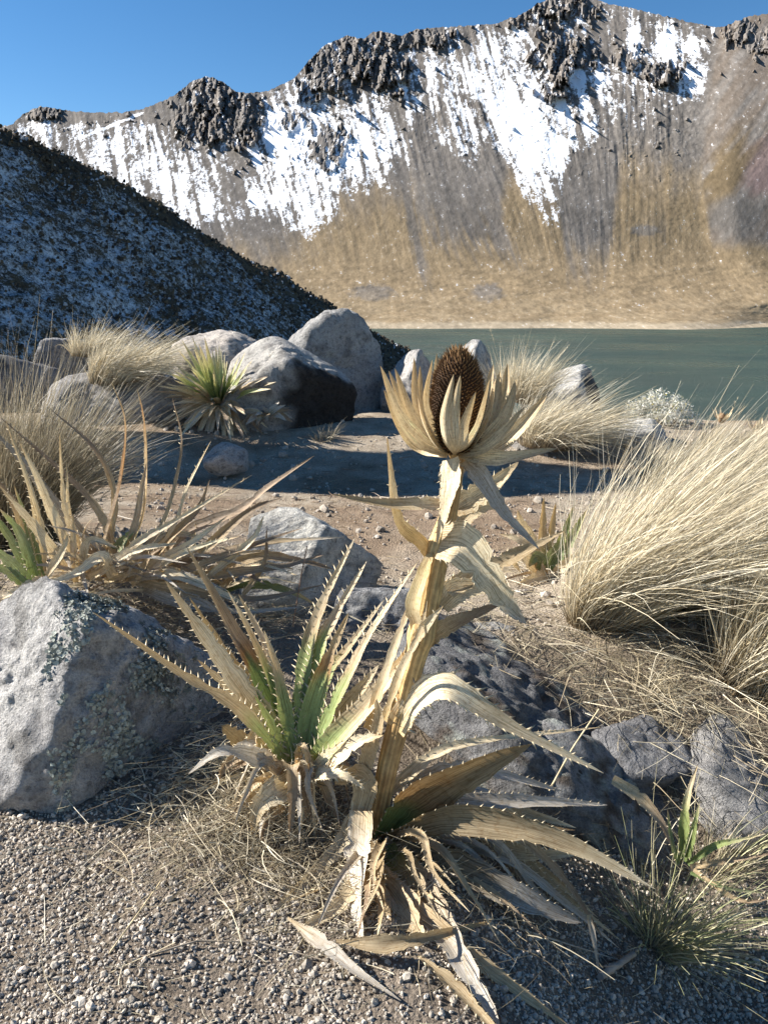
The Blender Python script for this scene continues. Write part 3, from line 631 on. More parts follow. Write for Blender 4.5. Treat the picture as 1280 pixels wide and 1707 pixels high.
tussock('thin sparse tuft beside the dappled rock', G(1075, 1175), .03, 60, .20, WX*.5, .7, .5, pal=STRAW, seed=14, w=.0016)
tussock('dry tuft behind the lower right green spiky leaves', G(1190, 1450), .06, 160, .24, WX*.3, .6, .25, pal=DUN+GREENY, seed=15, w=.002)
tussock('little dry tuft at the foot of the black stained boulder', G(540, 735), .05, 120, .16, WX*.2, .7, .3, pal=DUN, seed=16, w=.003)

# ------------------------------------------------------------------ spiny leaved plants
GREEN, LGREEN, TAN, STRW, BROWN, GREY, GOLD, RUST = [np.array(c) for c in ((.17, .24, .085), (.34, .41, .16), (.59, .46, .28), (.75, .65, .46), (.215, .16, .11), (.52, .48, .42), (.64, .48, .24), (.36, .20, .08))]
def leaf(parent, pts, wid, cols, nh=(0, -.8, .6), fold=.30, spine=.010, gap=.017, base=.75, peak=.3, twist=(0, 0), seed=0, name='leaf', n=26, tipc=None, taper=.75, wave=.02, spc=None, ragged=True):
    """pts: world points along the midrib; cols: list of (t, colour); nh: side the upper face looks to"""
    rg = np.random.default_rng(seed*13+7); pts = np.asarray(pts, float)
    if len(pts) == 2: pts = np.array([pts[0], (pts[0]+pts[1])/2, pts[1]])
    e = np.concatenate([[2*pts[0]-pts[1]], pts, [2*pts[-1]-pts[-2]]]); seg = len(pts)-1
    tt = np.linspace(0, seg, n+1); i = np.minimum(tt.astype(int), seg-1); f = (tt-i)[:, None]
    p0, p1, p2, p3 = e[i], e[i+1], e[i+2], e[i+3]
    mid = .5*(2*p1+(p2-p0)*f+(2*p0-5*p1+4*p2-p3)*f*f+(3*p1-p0-3*p2+p3)*f**3)
    T = nrm(np.gradient(mid, axis=0)); H = np.broadcast_to(nrm(nh), T.shape)
    S = nrm(np.cross(T, H)); Nn = np.cross(S, T)
    s = np.linspace(0, 1, n+1); tw = np.radians(lerp(twist[0], twist[1], s))[:, None]
    S, Nn = S*np.cos(tw)+Nn*np.sin(tw), Nn*np.cos(tw)-S*np.sin(tw)
    w = wid*np.where(s < peak, lerp(base, 1, sst(0, peak, s)), np.clip((1-s)/(1-peak), 0, 1)**taper)*.5+.0004
    tear = np.where(rg.random(n+1) < .10, rg.uniform(.6, .85, n+1), 1.); w = w*(1+.06*rg.normal(size=n+1))*tear if ragged else w*(1+.03*rg.normal(size=n+1))
    cr = np.linspace(-1, 1, 7); C = cr[None, :, None]
    ph = rg.uniform(0, 6); ed = wave*wid*np.sin(s*18+ph)[:, None, None]*np.abs(C)**2
    V = mid[:, None]+S[:, None]*C*w[:, None, None]+Nn[:, None]*((np.abs(C)**1.3)*fold*w[:, None, None]+ed)
    ct = np.array([c[0] for c in cols]); cc = np.array([c[1] for c in cols])
    col = np.stack([np.interp(s+0*.03, ct, cc[:, k]) for k in range(3)], -1)[:, None]*np.ones((1, 7, 1))
    jit = fbm(np.stack([np.repeat(s[:, None]*7, 7, 1), np.repeat(cr[None]*1.5, n+1, 0), np.full((n+1, 7), seed*1.7)], -1), 3)
    tj = np.clip(s[:, None]+.10*jit+.05*np.abs(cr)[None], 0, 1); col = np.stack([np.interp(tj, ct, cc[:, k]) for k in range(3)], -1)
    col = col*(1+.25*jit)[..., None]*rg.uniform(.88, 1.1)
    uv = np.stack([np.repeat((cr[None]+1)/2, n+1, 0)+seed*.37, np.repeat(s[:, None], 7, 1)*(.5+len(pts)*.4)], -1)
    mb = MB(); mb.add(V, grid_quads(n+1, 7), c=np.clip(col, .01, .9).reshape(-1, 3), uv=uv.reshape(-1, 2))
    if spine > 0:
        Ls = np.concatenate([[0], np.cumsum(np.linalg.norm(np.diff(mid, axis=0), axis=1))]); tot = Ls[-1]
        for sg, cidx in ((-1, 0), (1, 6)):
            d = gap*rg.uniform(.3, 1)
            while d < tot*.95:
                fr = np.interp(d, Ls, s)*n; a = int(min(fr, n-1)); g = fr-a
                q = lerp(V[a, cidx], V[a+1, cidx], g); t_, s_, n_ = T[a], S[a]*sg, Nn[a]
                ln = spine*rg.uniform(.6, 1.25)*(1-.45*d/tot); dr = nrm(s_*rg.uniform(.55, .9)+t_*rg.uniform(.5, .9)+n_*rg.uniform(.1, .7)); h = ln*.19
                qi = q-s_*.0012
                mb.add([qi-t_*h, qi+t_*h, qi+n_*h*.8, q+dr*ln], None, [[0, 1, 3], [1, 2, 3], [2, 0, 3]], c=(STRW*1.05 if spc is None else spc), uv=np.full((4, 2), .5))
                d += gap*rg.uniform(.7, 1.3)
    o = mb.build(name, M_LEAF, parent, origin=parent.parent.location if parent.parent else parent.location)
    return o
def L(parent, trace, wpx, cols, y0=None, **kw):
    """trace: (px, py, depth y) in the photograph; depth 'g' or ('g', lift) rests on the ground"""
    pts = []; k = None
    for (a, b, c) in trace:
        if isinstance(c, (int, float)):
            q = P(a, b, c); k = k or pxscale(b, c)
            if q[2] < ground_z(q[0], q[1], False)+.012: q = G(a, b, .014)
            pts.append(q)
        else:
            q = G(a, b, c[1] if isinstance(c, tuple) else .012); pts.append(q); k = k or pxscale(b, q[1])
    return leaf(parent, pts, wpx*k, cols, **kw)

def fresh(g=.45): return [(0, LGREEN), (g*.5, GREEN*1.25), (g, LGREEN), (g+.12, TAN), (1, STRW)]
DRY = [(0, TAN), (.3, STRW), (.8, STRW), (1, TAN)]; DRYB = [(0, TAN), (.3, TAN), (.7, BROWN*1.5), (1, BROWN*1.6)]; OLD = [(0, TAN*.8), (.4, GREY), (1, GREY)]
GOLDC = [(0, GOLD), (.4, STRW), (1, TAN)]; DUSK = [(0, GREEN*.9), (.16, GREEN), (.3, BROWN*1.5), (.7, TAN*.72), (1, TAN*.8)]; DUSKB = [(0, TAN*.8), (.4, TAN*.62), (.8, TAN*.85), (1, STRW)]

# --- green rosette left of the stalk
ros = empty('spiny_rosette', G(495, 1330), 'green centred spiny rosette with straw tips left of the flower stalk', 'plant')
Y = 1.52
for k, (tr, w, cs, kw) in enumerate([
    ([(495, 1290, Y), (400, 1185, Y-.02), (300, 1122, Y-.05), (155, 1020, Y-.10)], 30, [(0, LGREEN), (.22, LGREEN), (.34, TAN), (1, TAN*.8)], dict(nh=(.45, -.5, .75), spine=.014)),
    ([(490, 1285, Y+.02), (425, 1180, Y+.05), (350, 1072, Y+.08), (276, 968, Y+.10)], 50, [(0, GREEN), (.22, LGREEN), (.36, TAN), (.6, STRW), (1, TAN)], dict(nh=(.3, -.8, .5), spine=.014)),
    ([(488, 1270, Y+.05), (420, 1150, Y+.09), (362, 1066, Y+.12), (316, 996, Y+.14)], 24, [(0, GREEN), (.3, TAN), (1, GOLD*.8)], dict(nh=(.6, -.7, .4))),
    ([(492, 1270, Y+.04), (437, 1135, Y+.09), (389, 1050, Y+.13), (311, 910, Y+.19)], 46, [(0, GREEN), (.42, GREEN*1.1), (.52, RUST*.7), (.62, BROWN*1.3), (1, TAN*.75)], dict(nh=(.7, -.7, .3), spine=.009)),
    ([(494, 1275, Y+.03), (472, 1190, Y+.06), (428, 1078, Y+.10), (380, 985, Y+.13)], 28, [(0, GREEN), (.5, GREEN*1.2), (.68, TAN*.8), (1, STRW)], dict(nh=(.75, -.6, .3), spine=.013)),
    ([(490, 1270, Y+.10), (478, 1180, Y+.13), (448, 1085, Y+.16), (398, 990, Y+.19)], 30, [(0, LGREEN), (.4, TAN), (.6, (.68, .56, .45)), (1, TAN)], dict(nh=(-.2, -.9, .4), spine=.015)),
    ([(497, 1275, Y+.06), (508, 1110, Y+.12), (535, 1012, Y+.16), (592, 896, Y+.21)], 34, [(0, GREEN), (.4, LGREEN), (.55, TAN), (1, STRW)], dict(nh=(-.35, -.9, .3), spine=.014)),
    ([(503, 1275, Y+.05), (528, 1098, Y+.12), (560, 1025, Y+.15), (611, 936, Y+.19)], 34, [(0, GREEN), (.45, LGREEN*1.1), (.6, (.6, .47, .32)), (1, STRW)], dict(nh=(-.5, -.8, .3), spine=.014)),
    ([(503, 1285, Y), (520, 1185, Y+.04), (549, 1095, Y+.07), (581, 1022, Y+.09)], 42, [(0, GREEN*1.1), (.5, LGREEN), (.62, RUST), (.75, TAN), (1, TAN)], dict(nh=(-.2, -.95, .3), spine=.014)),
    ([(512, 1280, Y), (549, 1195, Y+.01), (586, 1117, Y+.02), (623, 1047, Y+.03), (698, 934, Y+.05)], 30, [(0, GREEN), (.42, LGREEN), (.52, TAN), (.7, (.68, .55, .38)), (1, STRW)], dict(nh=(-.75, -.6, .3), spine=.015, gap=.022)),
    ([(510, 1292, Y-.03), (549, 1245, Y-.04), (611, 1178, Y-.04), (666, 1110, Y-.03), (726, 1020, Y-.01)], 48, [(0, LGREEN), (.3, LGREEN), (.45, TAN), (.7, STRW), (1, GOLD)], dict(nh=(-.5, -.7, .5), fold=.5)),
    ([(515, 1285, Y+.06), (565, 1195, Y+.08), (600, 1150, Y+.09), (632, 1108, Y+.10)], 40, [(0, LGREEN), (.35, TAN), (1, STRW)], dict(nh=(-.3, -.9, .4), spine=.016)),
    ([(500, 1300, Y-.05), (540, 1292, Y-.09), (575, 1294, Y-.11), (608, 1316, Y-.12)], 30, [(0, LGREEN), (.3, STRW), (1, STRW)], dict(nh=(.1, -.4, .9), spine=.020, gap=.010)),
    ([(488, 1298, Y-.03), (428, 1264, Y-.07), (369, 1253, Y-.10), (314, 1290, Y-.12)], 34, OLD, dict(nh=(-.1, -.6, .8), spine=.006)),
    ([(494, 1302, Y-.04), (460, 1318, Y-.08), (432, 1345, Y-.10), (420, 1392, Y-.11)], 52, GOLDC, dict(nh=(-.1, -.9, .4), spine=.006)),
    ([(500, 1300, Y), (420, 1250, Y+.02), (370, 1210, Y+.02)], 50, [(0, GREEN), (.2, TAN*.8), (1, TAN*.6)], dict(nh=(.3, -.7, .6), taper=.4)),
    ([(500, 1265, Y+.02), (497, 1190, Y+.04), (493, 1130, Y+.06)], 22, [(0, GREEN), (1, LGREEN)], dict(nh=(.1, -.9, .3))),
    ([(505, 1270, Y+.03), (530, 1190, Y+.05), (545, 1150, Y+.06)], 24, [(0, GREEN), (1, LGREEN)], dict(nh=(-.4, -.9, .3))),
    ([(480, 1280, Y+.0), (455, 1215, Y+.01), (425, 1160, Y+.01)], 26, [(0, LGREEN), (1, LGREEN*1.1)], dict(nh=(.5, -.8, .4))),
    ([(560, 1290, Y-.06), (610, 1300, Y-.09), (585, 1385, Y-.12), (530, 1450, Y-.13), (458, 1515, Y-.15)], 46, [(0, TAN), (.4, TAN*.8), (.7, STRW), (1, STRW)], dict(nh=(-.3, -.8, .3), spine=.007)),
    ([(485, 1290, Y+.04), (440, 1200, Y+.08), (385, 1150, Y+.10), (330, 1100, Y+.11)], 34, DRY, dict(nh=(.4, -.8, .4), spine=.013)),
    ([(505, 1280, Y+.08), (545, 1130, Y+.13), (580, 1080, Y+.15), (640, 1000, Y+.18)], 26, [(0, GREEN), (.4, LGREEN), (.6, TAN), (1, STRW)], dict(nh=(-.5, -.8, .3), spine=.013)),
    ([(498, 1285, Y+.0), (478, 1200, Y+.03), (462, 1120, Y+.06), (440, 1050, Y+.08)], 30, [(0, GREEN), (.5, LGREEN), (.7, TAN), (1, STRW)], dict(nh=(.4, -.85, .3), spine=.013)),
    ([(510, 1295, Y-.05), (560, 1262, Y-.07), (600, 1235, Y-.08), (640, 1225, Y-.09)], 40, DRY, dict(nh=(-.4, -.6, .6), spine=.012)),
    ([(470, 1310, Y-.04), (440, 1330, Y-.06), (400, 1330, Y-.07)], 60, GOLDC, dict(nh=(-.1, -.9, .4), spine=.004, taper=.5)),
]):
    kw['spine'] = kw.get('spine', .011)*1.25
    L(ros, tr, w*.88, cs, seed=k+1, **kw)

# --- the flowering plant: stalk, stalk leaves, basal leaves, seed head
YF = 1.46
fl = empty('flowering_plant', G(628, 1400), 'tall dried thistle like plant with brown seed cone ringed by straw bracts', 'plant')
def stalk():
    tr = [(622, 1420, YF, 19), (633, 1340, YF, 20), (650, 1260, YF+.005, 22), (668, 1190, YF+.01, 23), (682, 1130, YF+.01, 22), (696, 1080, YF+.015, 21), (702, 1060, YF+.015, 26), (712, 1010, YF+.02, 22), (722, 960, YF+.02, 21), (731, 915, YF+.025, 22), (742, 880, YF+.03, 18), (752, 840, YF+.03, 14), (760, 795, YF+.04, 12), (763, 772, YF+.04, 12), (763, 756, YF+.04, 17)]
    pts = np.array([P(a, b, c) for a, b, c, r in tr]); rad = np.array([r*(.78 if b > 1100 else .9)*pxscale(b, c) for a, b, c, r in tr])
    n, m = 150, 40; t = np.linspace(0, len(tr)-1, n); i = np.arange(len(tr)); c = np.stack([np.interp(t, i, pts[:, k]) for k in range(3)], -1); r = np.interp(t, i, rad)
    ker = np.ones(7)/7
    for k in range(3): c[:, k] = np.convolve(np.pad(c[:, k], 3, mode='reflect', reflect_type='odd'), ker, 'valid')
    th = np.linspace(0, 2*np.pi, m, endpoint=False); T = nrm(np.gradient(c, axis=0)); S = nrm(np.cross(T, (0, 1, 0))); F = np.cross(S, T)
    A, Tt = np.meshgrid(th, t); rr = r[:, None]*(1+.06*np.cos(A*13+.4*Tt)+.05*fbm(np.stack([np.cos(A)*2, np.sin(A)*2, Tt*1.4], -1), 3))
    V = c[:, None]+S[:, None]*(np.cos(A)*rr)[..., None]+F[:, None]*(np.sin(A)*rr)[..., None]
    a = np.arange(n*m).reshape(n, m); b = np.roll(a, -1, 1); q = np.stack([a[:-1], b[:-1], b[1:], a[1:]], -1).reshape(-1, 4)
    gcol = np.array([.66, .46, .21]); col = np.ones((n, m, 3))*gcol
    groove = .5+.5*np.cos(A*13+.4*Tt); col *= lerp(.6, 1.12, groove)[..., None]
    bl = fbm(np.stack([np.cos(A)*2.2, np.sin(A)*2.2, Tt*.9+5], -1), 4); col = lerp(col, RUST*.8, (.75*sst(.1, .32, bl))[..., None])
    col = lerp(col, np.array([.30, .33, .14]), (.6*sst(1.1, 0, Tt))[..., None]); col = lerp(col, RUST, (.5*sst(1.9, 2.3, Tt)*sst(3.3, 2.7, Tt))[..., None]); col = lerp(col, RUST*.9, (.45*sst(9.5, 11, Tt))[..., None])
    mb = MB(); mb.add(V, q, c=col.reshape(-1, 3)); mb.build('stalk', M_STALK, fl, origin=fl.location)
stalk()
Z = YF+.03
SL = [
    ([(752, 765, Z-.025), (752, 800, Z-.045), (742, 850, Z-.05), (728, 905, Z-.04)], 44, [(0, STRW), (.5, STRW*1.12), (1, STRW)], dict(nh=(-.72, -.62, .3), spine=.010, gap=.013, base=.85, fold=.2)),
    ([(775, 768, Z-.02), (800, 795, Z-.04), (840, 855, Z-.06), (900, 917, Z-.08)], 34, OLD, dict(nh=(.1, -.8, .5), base=.8)),
    ([(748, 843, Z), (700, 842, Z-.03), (640, 840, Z-.05), (553, 824, Z-.07)], 30, [(0, STRW*1.1), (.3, STRW), (.6, TAN*.9), (1, TAN*.7)], dict(nh=(-.15, -.65, .75), spine=.007)),
    ([(755, 850, Z+.03), (790, 830, Z+.05), (825, 805, Z+.07), (864, 770, Z+.09)], 46, DRY, dict(nh=(-.2, -.9, .4), spine=.012)),
    ([(750, 880, Z+.03), (790, 850, Z+.05), (840, 838, Z+.07)], 36, DRY, dict(nh=(-.2, -.9, .4), spine=.010)),
    ([(722, 940, Z), (700, 905, Z-.01), (668, 878, Z-.02), (655, 830, Z-.02), (650, 780, Z-.015), (645, 728, Z-.01)], 26, [(0, TAN), (.3, GOLD*.9), (.7, STRW), (1, TAN)], dict(nh=(.6, -.7, .4), spine=.012, gap=.03, base=1.0)),
    ([(735, 905, Z-.03), (775, 912, Z-.06), (815, 960, Z-.08), (845, 1005, Z-.09), (877, 1040, Z-.10)], 74, [(0, TAN*1.05), (.25, STRW*1.1), (.7, STRW), (1, GREY)], dict(nh=(-.6, -.6, .55), spine=.014, gap=.022, base=.8, peak=.18)),
    ([(745, 985, Z+.01), (800, 955, Z+.04), (860, 925, Z+.06), (942, 884, Z+.08)], 38, [(0, STRW), (.4, TAN*.7), (1, TAN)], dict(nh=(-.1, -.8, .6), spine=.010)),
    ([(735, 1010, Z), (762, 985, Z+.01), (800, 978, Z+.02), (840, 965, Z+.03)], 44, DRY, dict(nh=(-.1, -.9, .5), spine=.010)),
    ([(712, 1070, Z-.01), (745, 1045, Z-.02), (790, 1024, Z-.02), (842, 1003, Z-.02)], 30, DRYB, dict(nh=(-.1, -.8, .6), spine=.014, gap=.014)),
    ([(690, 1070, Z-.03), (712, 1040, Z-.06), (738, 1010, Z-.07)], 18, DRY, dict(nh=(-.3, -.9, .2))),
    ([(660, 1215, Z-.04), (690, 1170, Z-.05), (740, 1146, Z-.07), (800, 1180, Z-.09), (870, 1222, Z-.11), (1006, 1289, Z-.14)], 50, [(0, GOLD), (.2, STRW), (.5, STRW*1.05), (.7, TAN), (1, STRW)], dict(nh=(.1, -.55, .8), spine=.024, gap=.022, peak=.35)),
    ([(612, 1215, Z-.02), (640, 1130, Z-.02), (668, 1050, Z-.01), (692, 985, Z)], 20, GOLDC, dict(nh=(-.5, -.85, .2), spine=.0)),
    ([(640, 1200, Z-.045), (668, 1120, Z-.05), (700, 1055, Z-.055), (712, 1000, Z-.05)], 16, GOLDC, dict(nh=(-.5, -.85, .2), spine=.006)),
    ([(700, 1055, Z-.03), (690, 1010, Z-.035), (708, 950, Z-.03), (720, 920, Z-.025)], 28, [(0, STRW), (.5, (.66, .56, .32)), (1, GOLD)], dict(nh=(-.6, -.8, .2), spine=0, base=.9, taper=.4)),
    ([(600, 1310, Z-.05), (618, 1250, Z-.05), (632, 1200, Z-.05), (628, 1165, Z-.06)], 26, [(0, TAN*.8), (.6, TAN), (1, STRW)], dict(nh=(-.4, -.9, .2), spine=.012, taper=.5)),
    # basal leaves; long right-hand ones painted dark for the shade they hang in
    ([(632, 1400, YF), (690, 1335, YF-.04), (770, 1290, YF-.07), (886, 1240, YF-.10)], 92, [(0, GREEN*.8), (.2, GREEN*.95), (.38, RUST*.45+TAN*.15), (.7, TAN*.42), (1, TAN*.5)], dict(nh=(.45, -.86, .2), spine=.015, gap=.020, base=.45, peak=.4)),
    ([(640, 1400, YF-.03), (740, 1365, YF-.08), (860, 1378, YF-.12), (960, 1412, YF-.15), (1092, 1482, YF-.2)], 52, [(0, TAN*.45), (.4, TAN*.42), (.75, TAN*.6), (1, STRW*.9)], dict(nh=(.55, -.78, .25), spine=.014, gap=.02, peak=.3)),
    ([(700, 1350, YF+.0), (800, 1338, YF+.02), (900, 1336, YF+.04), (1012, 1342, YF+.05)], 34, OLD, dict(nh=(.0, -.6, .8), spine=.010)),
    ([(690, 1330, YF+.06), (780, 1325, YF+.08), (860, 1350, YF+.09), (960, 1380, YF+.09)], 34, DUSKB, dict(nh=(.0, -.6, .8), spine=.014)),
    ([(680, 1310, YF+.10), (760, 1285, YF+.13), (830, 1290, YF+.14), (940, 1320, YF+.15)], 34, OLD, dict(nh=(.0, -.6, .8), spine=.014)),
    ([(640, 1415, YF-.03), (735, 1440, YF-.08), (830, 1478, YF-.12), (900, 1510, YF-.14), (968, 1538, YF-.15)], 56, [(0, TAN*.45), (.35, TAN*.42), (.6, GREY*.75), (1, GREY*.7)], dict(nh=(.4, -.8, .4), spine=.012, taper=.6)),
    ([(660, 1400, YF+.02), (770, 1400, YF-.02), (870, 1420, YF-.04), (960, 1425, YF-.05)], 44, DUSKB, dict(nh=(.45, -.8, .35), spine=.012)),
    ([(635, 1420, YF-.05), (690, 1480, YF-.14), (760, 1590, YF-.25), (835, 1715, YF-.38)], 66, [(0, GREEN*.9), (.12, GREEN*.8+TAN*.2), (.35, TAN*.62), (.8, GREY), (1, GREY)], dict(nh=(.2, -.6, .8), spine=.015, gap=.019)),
    ([(618, 1440, YF-.04), (665, 1500, YF-.12), (780, 1590, YF-.22), (960, 1722, YF-.36)], 44, [(0, TAN*.7), (.2, STRW), (.5, TAN*.8), (1, TAN)], dict(nh=(.3, -.6, .8), spine=.013, gap=.018)),
    ([(605, 1352, YF-.06), (600, 1430, YF-.12), (598, 1510, YF-.15), (608, 1590, YF-.18)], 50, OLD, dict(nh=(-.4, -.85, .3), spine=.008, base=.8)),
    ([(480, 1530, ('g', .03)), (540, 1575, ('g', .03)), (600, 1625, ('g', .025)), (668, 1668, ('g', .015))], 24, OLD, dict(nh=(-.1, -.5, .9), spine=.009, base=.15, twist=(-20, 40), fold=.5)),
    ([(620, 1455, YF-.07), (655, 1500, YF-.14), (690, 1545, YF-.17), (705, 1570, YF-.18)], 46, DUSKB, dict(nh=(-.2, -.6, .8), spine=.008, taper=.6)),
    ([(560, 1570, ('g', .02)), (640, 1575, ('g', .03)), (720, 1560, ('g', .03)), (820, 1535, ('g', .02))], 28, [(0, TAN*.6), (1, TAN*.7)], dict(nh=(0, -.5, .9), spine=.007, base=.2, twist=(10, -30), fold=.5)),
    ([(690, 1590, ('g', .02)), (750, 1640, ('g', .02)), (800, 1690, ('g', .02)), (860, 1760, ('g', .02))], 26, DUSKB, dict(nh=(.2, -.5, .9), spine=.012, base=.15, twist=(30, -20), fold=.5)),
    ([(980, 1525, YF-.15), (990, 1570, YF-.17), (998, 1625, ('g', .01))], 9, OLD, dict(nh=(0, -.8, .5), spine=0)),
    ([(640, 1330, YF+.03), (720, 1260, YF+.08), (800, 1235, YF+.12), (1002, 1212, YF+.18)], 22, DRY, dict(nh=(0, -.6, .8), spine=.010)),
    ([(1020, 1300, YF+.12), (1065, 1330, YF+.10), (1100, 1370, YF+.07), (1118, 1410, YF+.05)], 22, DRYB, dict(nh=(0, -.6, .8), spine=.006)),
    ([(600, 1450, YF-.05), (575, 1500, YF-.12), (520, 1540, YF-.16), (500, 1545, YF-.17)], 24, DRY, dict(nh=(-.2, -.7, .6), spine=.010)),
]
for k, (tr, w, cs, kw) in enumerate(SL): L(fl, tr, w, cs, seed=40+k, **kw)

def seed_head():
    c0 = P(760, 752, Z); k = pxscale(660, Z); up = nrm(P(764, 575, Z+.005)-c0); sx = nrm(np.cross((0, 1, 0), up)); sy = np.cross(up, sx)
    H = 166*k; RR = 46*k
    prof = lambda s: RR*np.interp(s, [0, .08, .25, .5, .75, .9, 1], [.55, .8, .98, 1., .86, .62, .1])
    n, m = 26, 28; s = np.linspace(0, 1, n); th = np.linspace(0, 6.2832, m, endpoint=False); A, S_ = np.meshgrid(th, s); r = prof(S_)*.93
    V = c0+up*(S_*H)[..., None]+sx*(np.cos(A)*r)[..., None]+sy*(np.sin(A)*r)[..., None]
    a = np.arange(n*m).reshape(n, m); b = np.roll(a, -1, 1); q = np.stack([a[:-1], b[:-1], b[1:], a[1:]], -1).reshape(-1, 4)
    mb = MB(); mb.add(V, q, c=(.055, .03, .016)); head = mb.build('seed_cone', M_CONE, fl, origin=fl.location)
    # florets
    nf = 1500; i = np.arange(nf); sf = (i+.5)/nf; an = i*2.39996; rg = np.random.default_rng(3)
    r = prof(sf)*.95; rd = sx*np.cos(an)[:, None]+sy*np.sin(an)[:, None]; p = c0+up*(sf*H)[:, None]+rd*r[:, None]
    d = nrm(rd*lerp(1, .35, sst(.7, 1, sf))[:, None]+up*lerp(.35, 1.1, sst(.6, 1, sf))[:, None]+rg.normal(size=(nf, 3))*.16)
    ln = lerp(.0085, .017, sst(.82, 1, sf))*rg.uniform(.7, 1.25, nf); t1 = nrm(np.cross(d, up+.01)); t2 = np.cross(d, t1); h = .0021
    vv = np.stack([p+t1*h, p-t1*h*.5+t2*h*.87, p-t1*h*.5-t2*h*.87, p+d*ln[:, None]], 1); o = (np.arange(nf)*4)[:, None]
    t = np.concatenate([o+np.array([x]) for x in ([0, 1, 3], [1, 2, 3], [2, 0, 3])], 0)
    base = np.array([.11, .055, .025])*rg.uniform(.6, 1.4, (nf, 1)); tip = np.array([.36, .22, .10])*rg.uniform(.7, 1.3, (nf, 1))
    cc = np.stack([base, base, base, tip], 1).reshape(-1, 3)
    mb = MB(); mb.add(vv, None, t, c=cc); tag(mb.build('florets', M_CONE, head, origin=fl.location, smooth=False), kind='stuff')
    BR = [((634, 610), (662, 690), -.02, 20), ((648, 618), (672, 678), .05, 15), ((658, 614), (680, 684), .02, 18), ((690, 596), (692, 672), .06, 17), ((696, 663), (704, 705), -.05, 13), ((720, 600), (706, 672), -.03, 18), ((728, 590), (728, 660), .09, 20),
          ((756, 624), (740, 698), -.085, 27), ((767, 626), (757, 694), -.09, 24), ((793, 653), (774, 712), -.085, 27), ((817, 630), (805, 694), -.06, 26), ((826, 632), (818, 690), -.045, 22), ((833, 618), (825, 680), .02, 20), ((822, 608), (806, 680), .085, 22),
          ((846, 606), (839, 668), .03, 18), ((861, 632), (846, 690), -.02, 20), ((874, 679), (842, 722), -.05, 22), ((911, 659), (866, 712), .05, 22), ((928, 748), (852, 764), -.03, 22), ((780, 600), (785, 670), .09, 22), ((700, 610), (700, 690), .07, 18), ((880, 700), (835, 735), .07, 22), ((640, 650), (670, 715), .07, 18)]
    for j, (tp, md, dy, w) in enumerate(BR):
        bx = lerp(757, md[0], .12); b0 = P(bx, 757, Z+dy*.25); b1 = P(lerp(bx, md[0], .55), lerp(757, md[1], .38)+6, Z+dy*.8); b2 = P(md[0], md[1], Z+dy); b3 = P(tp[0], tp[1], Z+dy*1.15)
        axis = c0+up*(.5*H)-b2; hd = nrm(axis*np.array([1, 1, .2])); hd = -hd if False else hd
        leaf(head, [b0, b1, b2, b3], w*k*(.9 if j in (7, 8, 9) else 1.45), [(0, TAN), (.15, STRW*1.02), (.6, STRW*1.14), (1, TAN)], nh=hd*np.array([.45, 1, 1])+np.array([0, -.75 if hd[1] > -.55 else 0, .25]), fold=.45, spine=.006 if j % 3 == 0 else 0, gap=.04, base=.6, peak=.45, seed=200+j, name='bract', n=18, taper=.62, wave=.004, ragged=False)
    for o in head.children:
        if o.name.startswith('bract'): pass
seed_head()
rz = random.Random(21)
def skirt(parent, ctr, n, a0, a1, seed0, pal, reach):
    for k in range(n):                    # withered leaves hanging round the crown
        a = rz.uniform(a0, a1); ln = rz.uniform(.5, 1)*reach; d = np.array([math.cos(a), math.sin(a), 0]); p0 = np.asarray(ctr)+d*.02+np.array([0, 0, rz.uniform(-.02, .03)])
        p1 = p0+d*ln*.45+np.array([0, 0, rz.uniform(-.02, .10)]); p2 = p0+d*ln; p2[2] = ground_z(p2[0], p2[1], False)+rz.uniform(.005, .06); pm = (p1+p2)/2+np.array([rz.uniform(-.02, .02), 0, rz.uniform(-.01, .03)])
        leaf(parent, [p0, p1, pm, p2], rz.uniform(.012, .034), rz.choice(pal), nh=(d[0]*.3, -.5, .8), fold=rz.uniform(.2, .8), twist=(0, rz.uniform(-70, 70)), spine=.012, gap=.018, seed=seed0+k, n=18)
skirt(fl, P(632, 1405, YF), 30, -2.2, .9, 800, [DUSKB, DRYB, OLD, DUSKB], .36)
skirt(fl, P(650, 1390, YF), 22, -.75, .55, 880, [DUSKB, DRYB, OLD, DRYB], .52)
skirt(ros, P(495, 1300, Y), 16, 2.4, 5.2, 840, [DRY, OLD, DRYB, GOLDC], .17)
skirt(ros, P(495, 1295, Y), 10, -1.6, .3, 860, [DRYB, OLD, DRYB], .15)

# --- generic plant of spiny leaves, traced where the photograph lets one
rx = random.Random(8)
def plant(name, label, base, leaves, seed0, group=None, wf=.8, extra=0):
    r = empty(name, base, label, 'plant', group)
    for k, (tr, w, cs, kw) in enumerate(leaves): L(r, tr, w*wf, cs, seed=seed0+k, **{**dict(spine=.012, gap=.022, fold=.4), **kw})
    for k in range(extra):                # more withered blades lying in the crown
        a = rx.uniform(-.4, 3.5); d = np.array([math.cos(a), rx.uniform(-.8, .5), .2+.9*abs(math.sin(a))*rx.random()]); ln = rx.uniform(.12, .38); p0 = np.asarray(base)+np.array([rx.uniform(-.1, .12), rx.uniform(-.06, .06), -.02])
        p1 = p0+d*ln*.5; p2 = p0+d*ln+np.array([0, 0, -.25*ln]); p2[2] = max(p2[2], ground_z(p2[0], p2[1], False)+.02)
        leaf(r, [p0, p1, p2], rx.uniform(.010, .022), rx.choice([DRY, DRYB, OLD, GOLDC]), nh=(0, -.7, .7), spine=.011, gap=.022, seed=seed0+200+k, n=14)
    return r
GR = [(0, GREEN*1.1), (.5, np.array([.24, .28, .16])), (.8, LGREEN), (1, TAN)]
y = 2.18
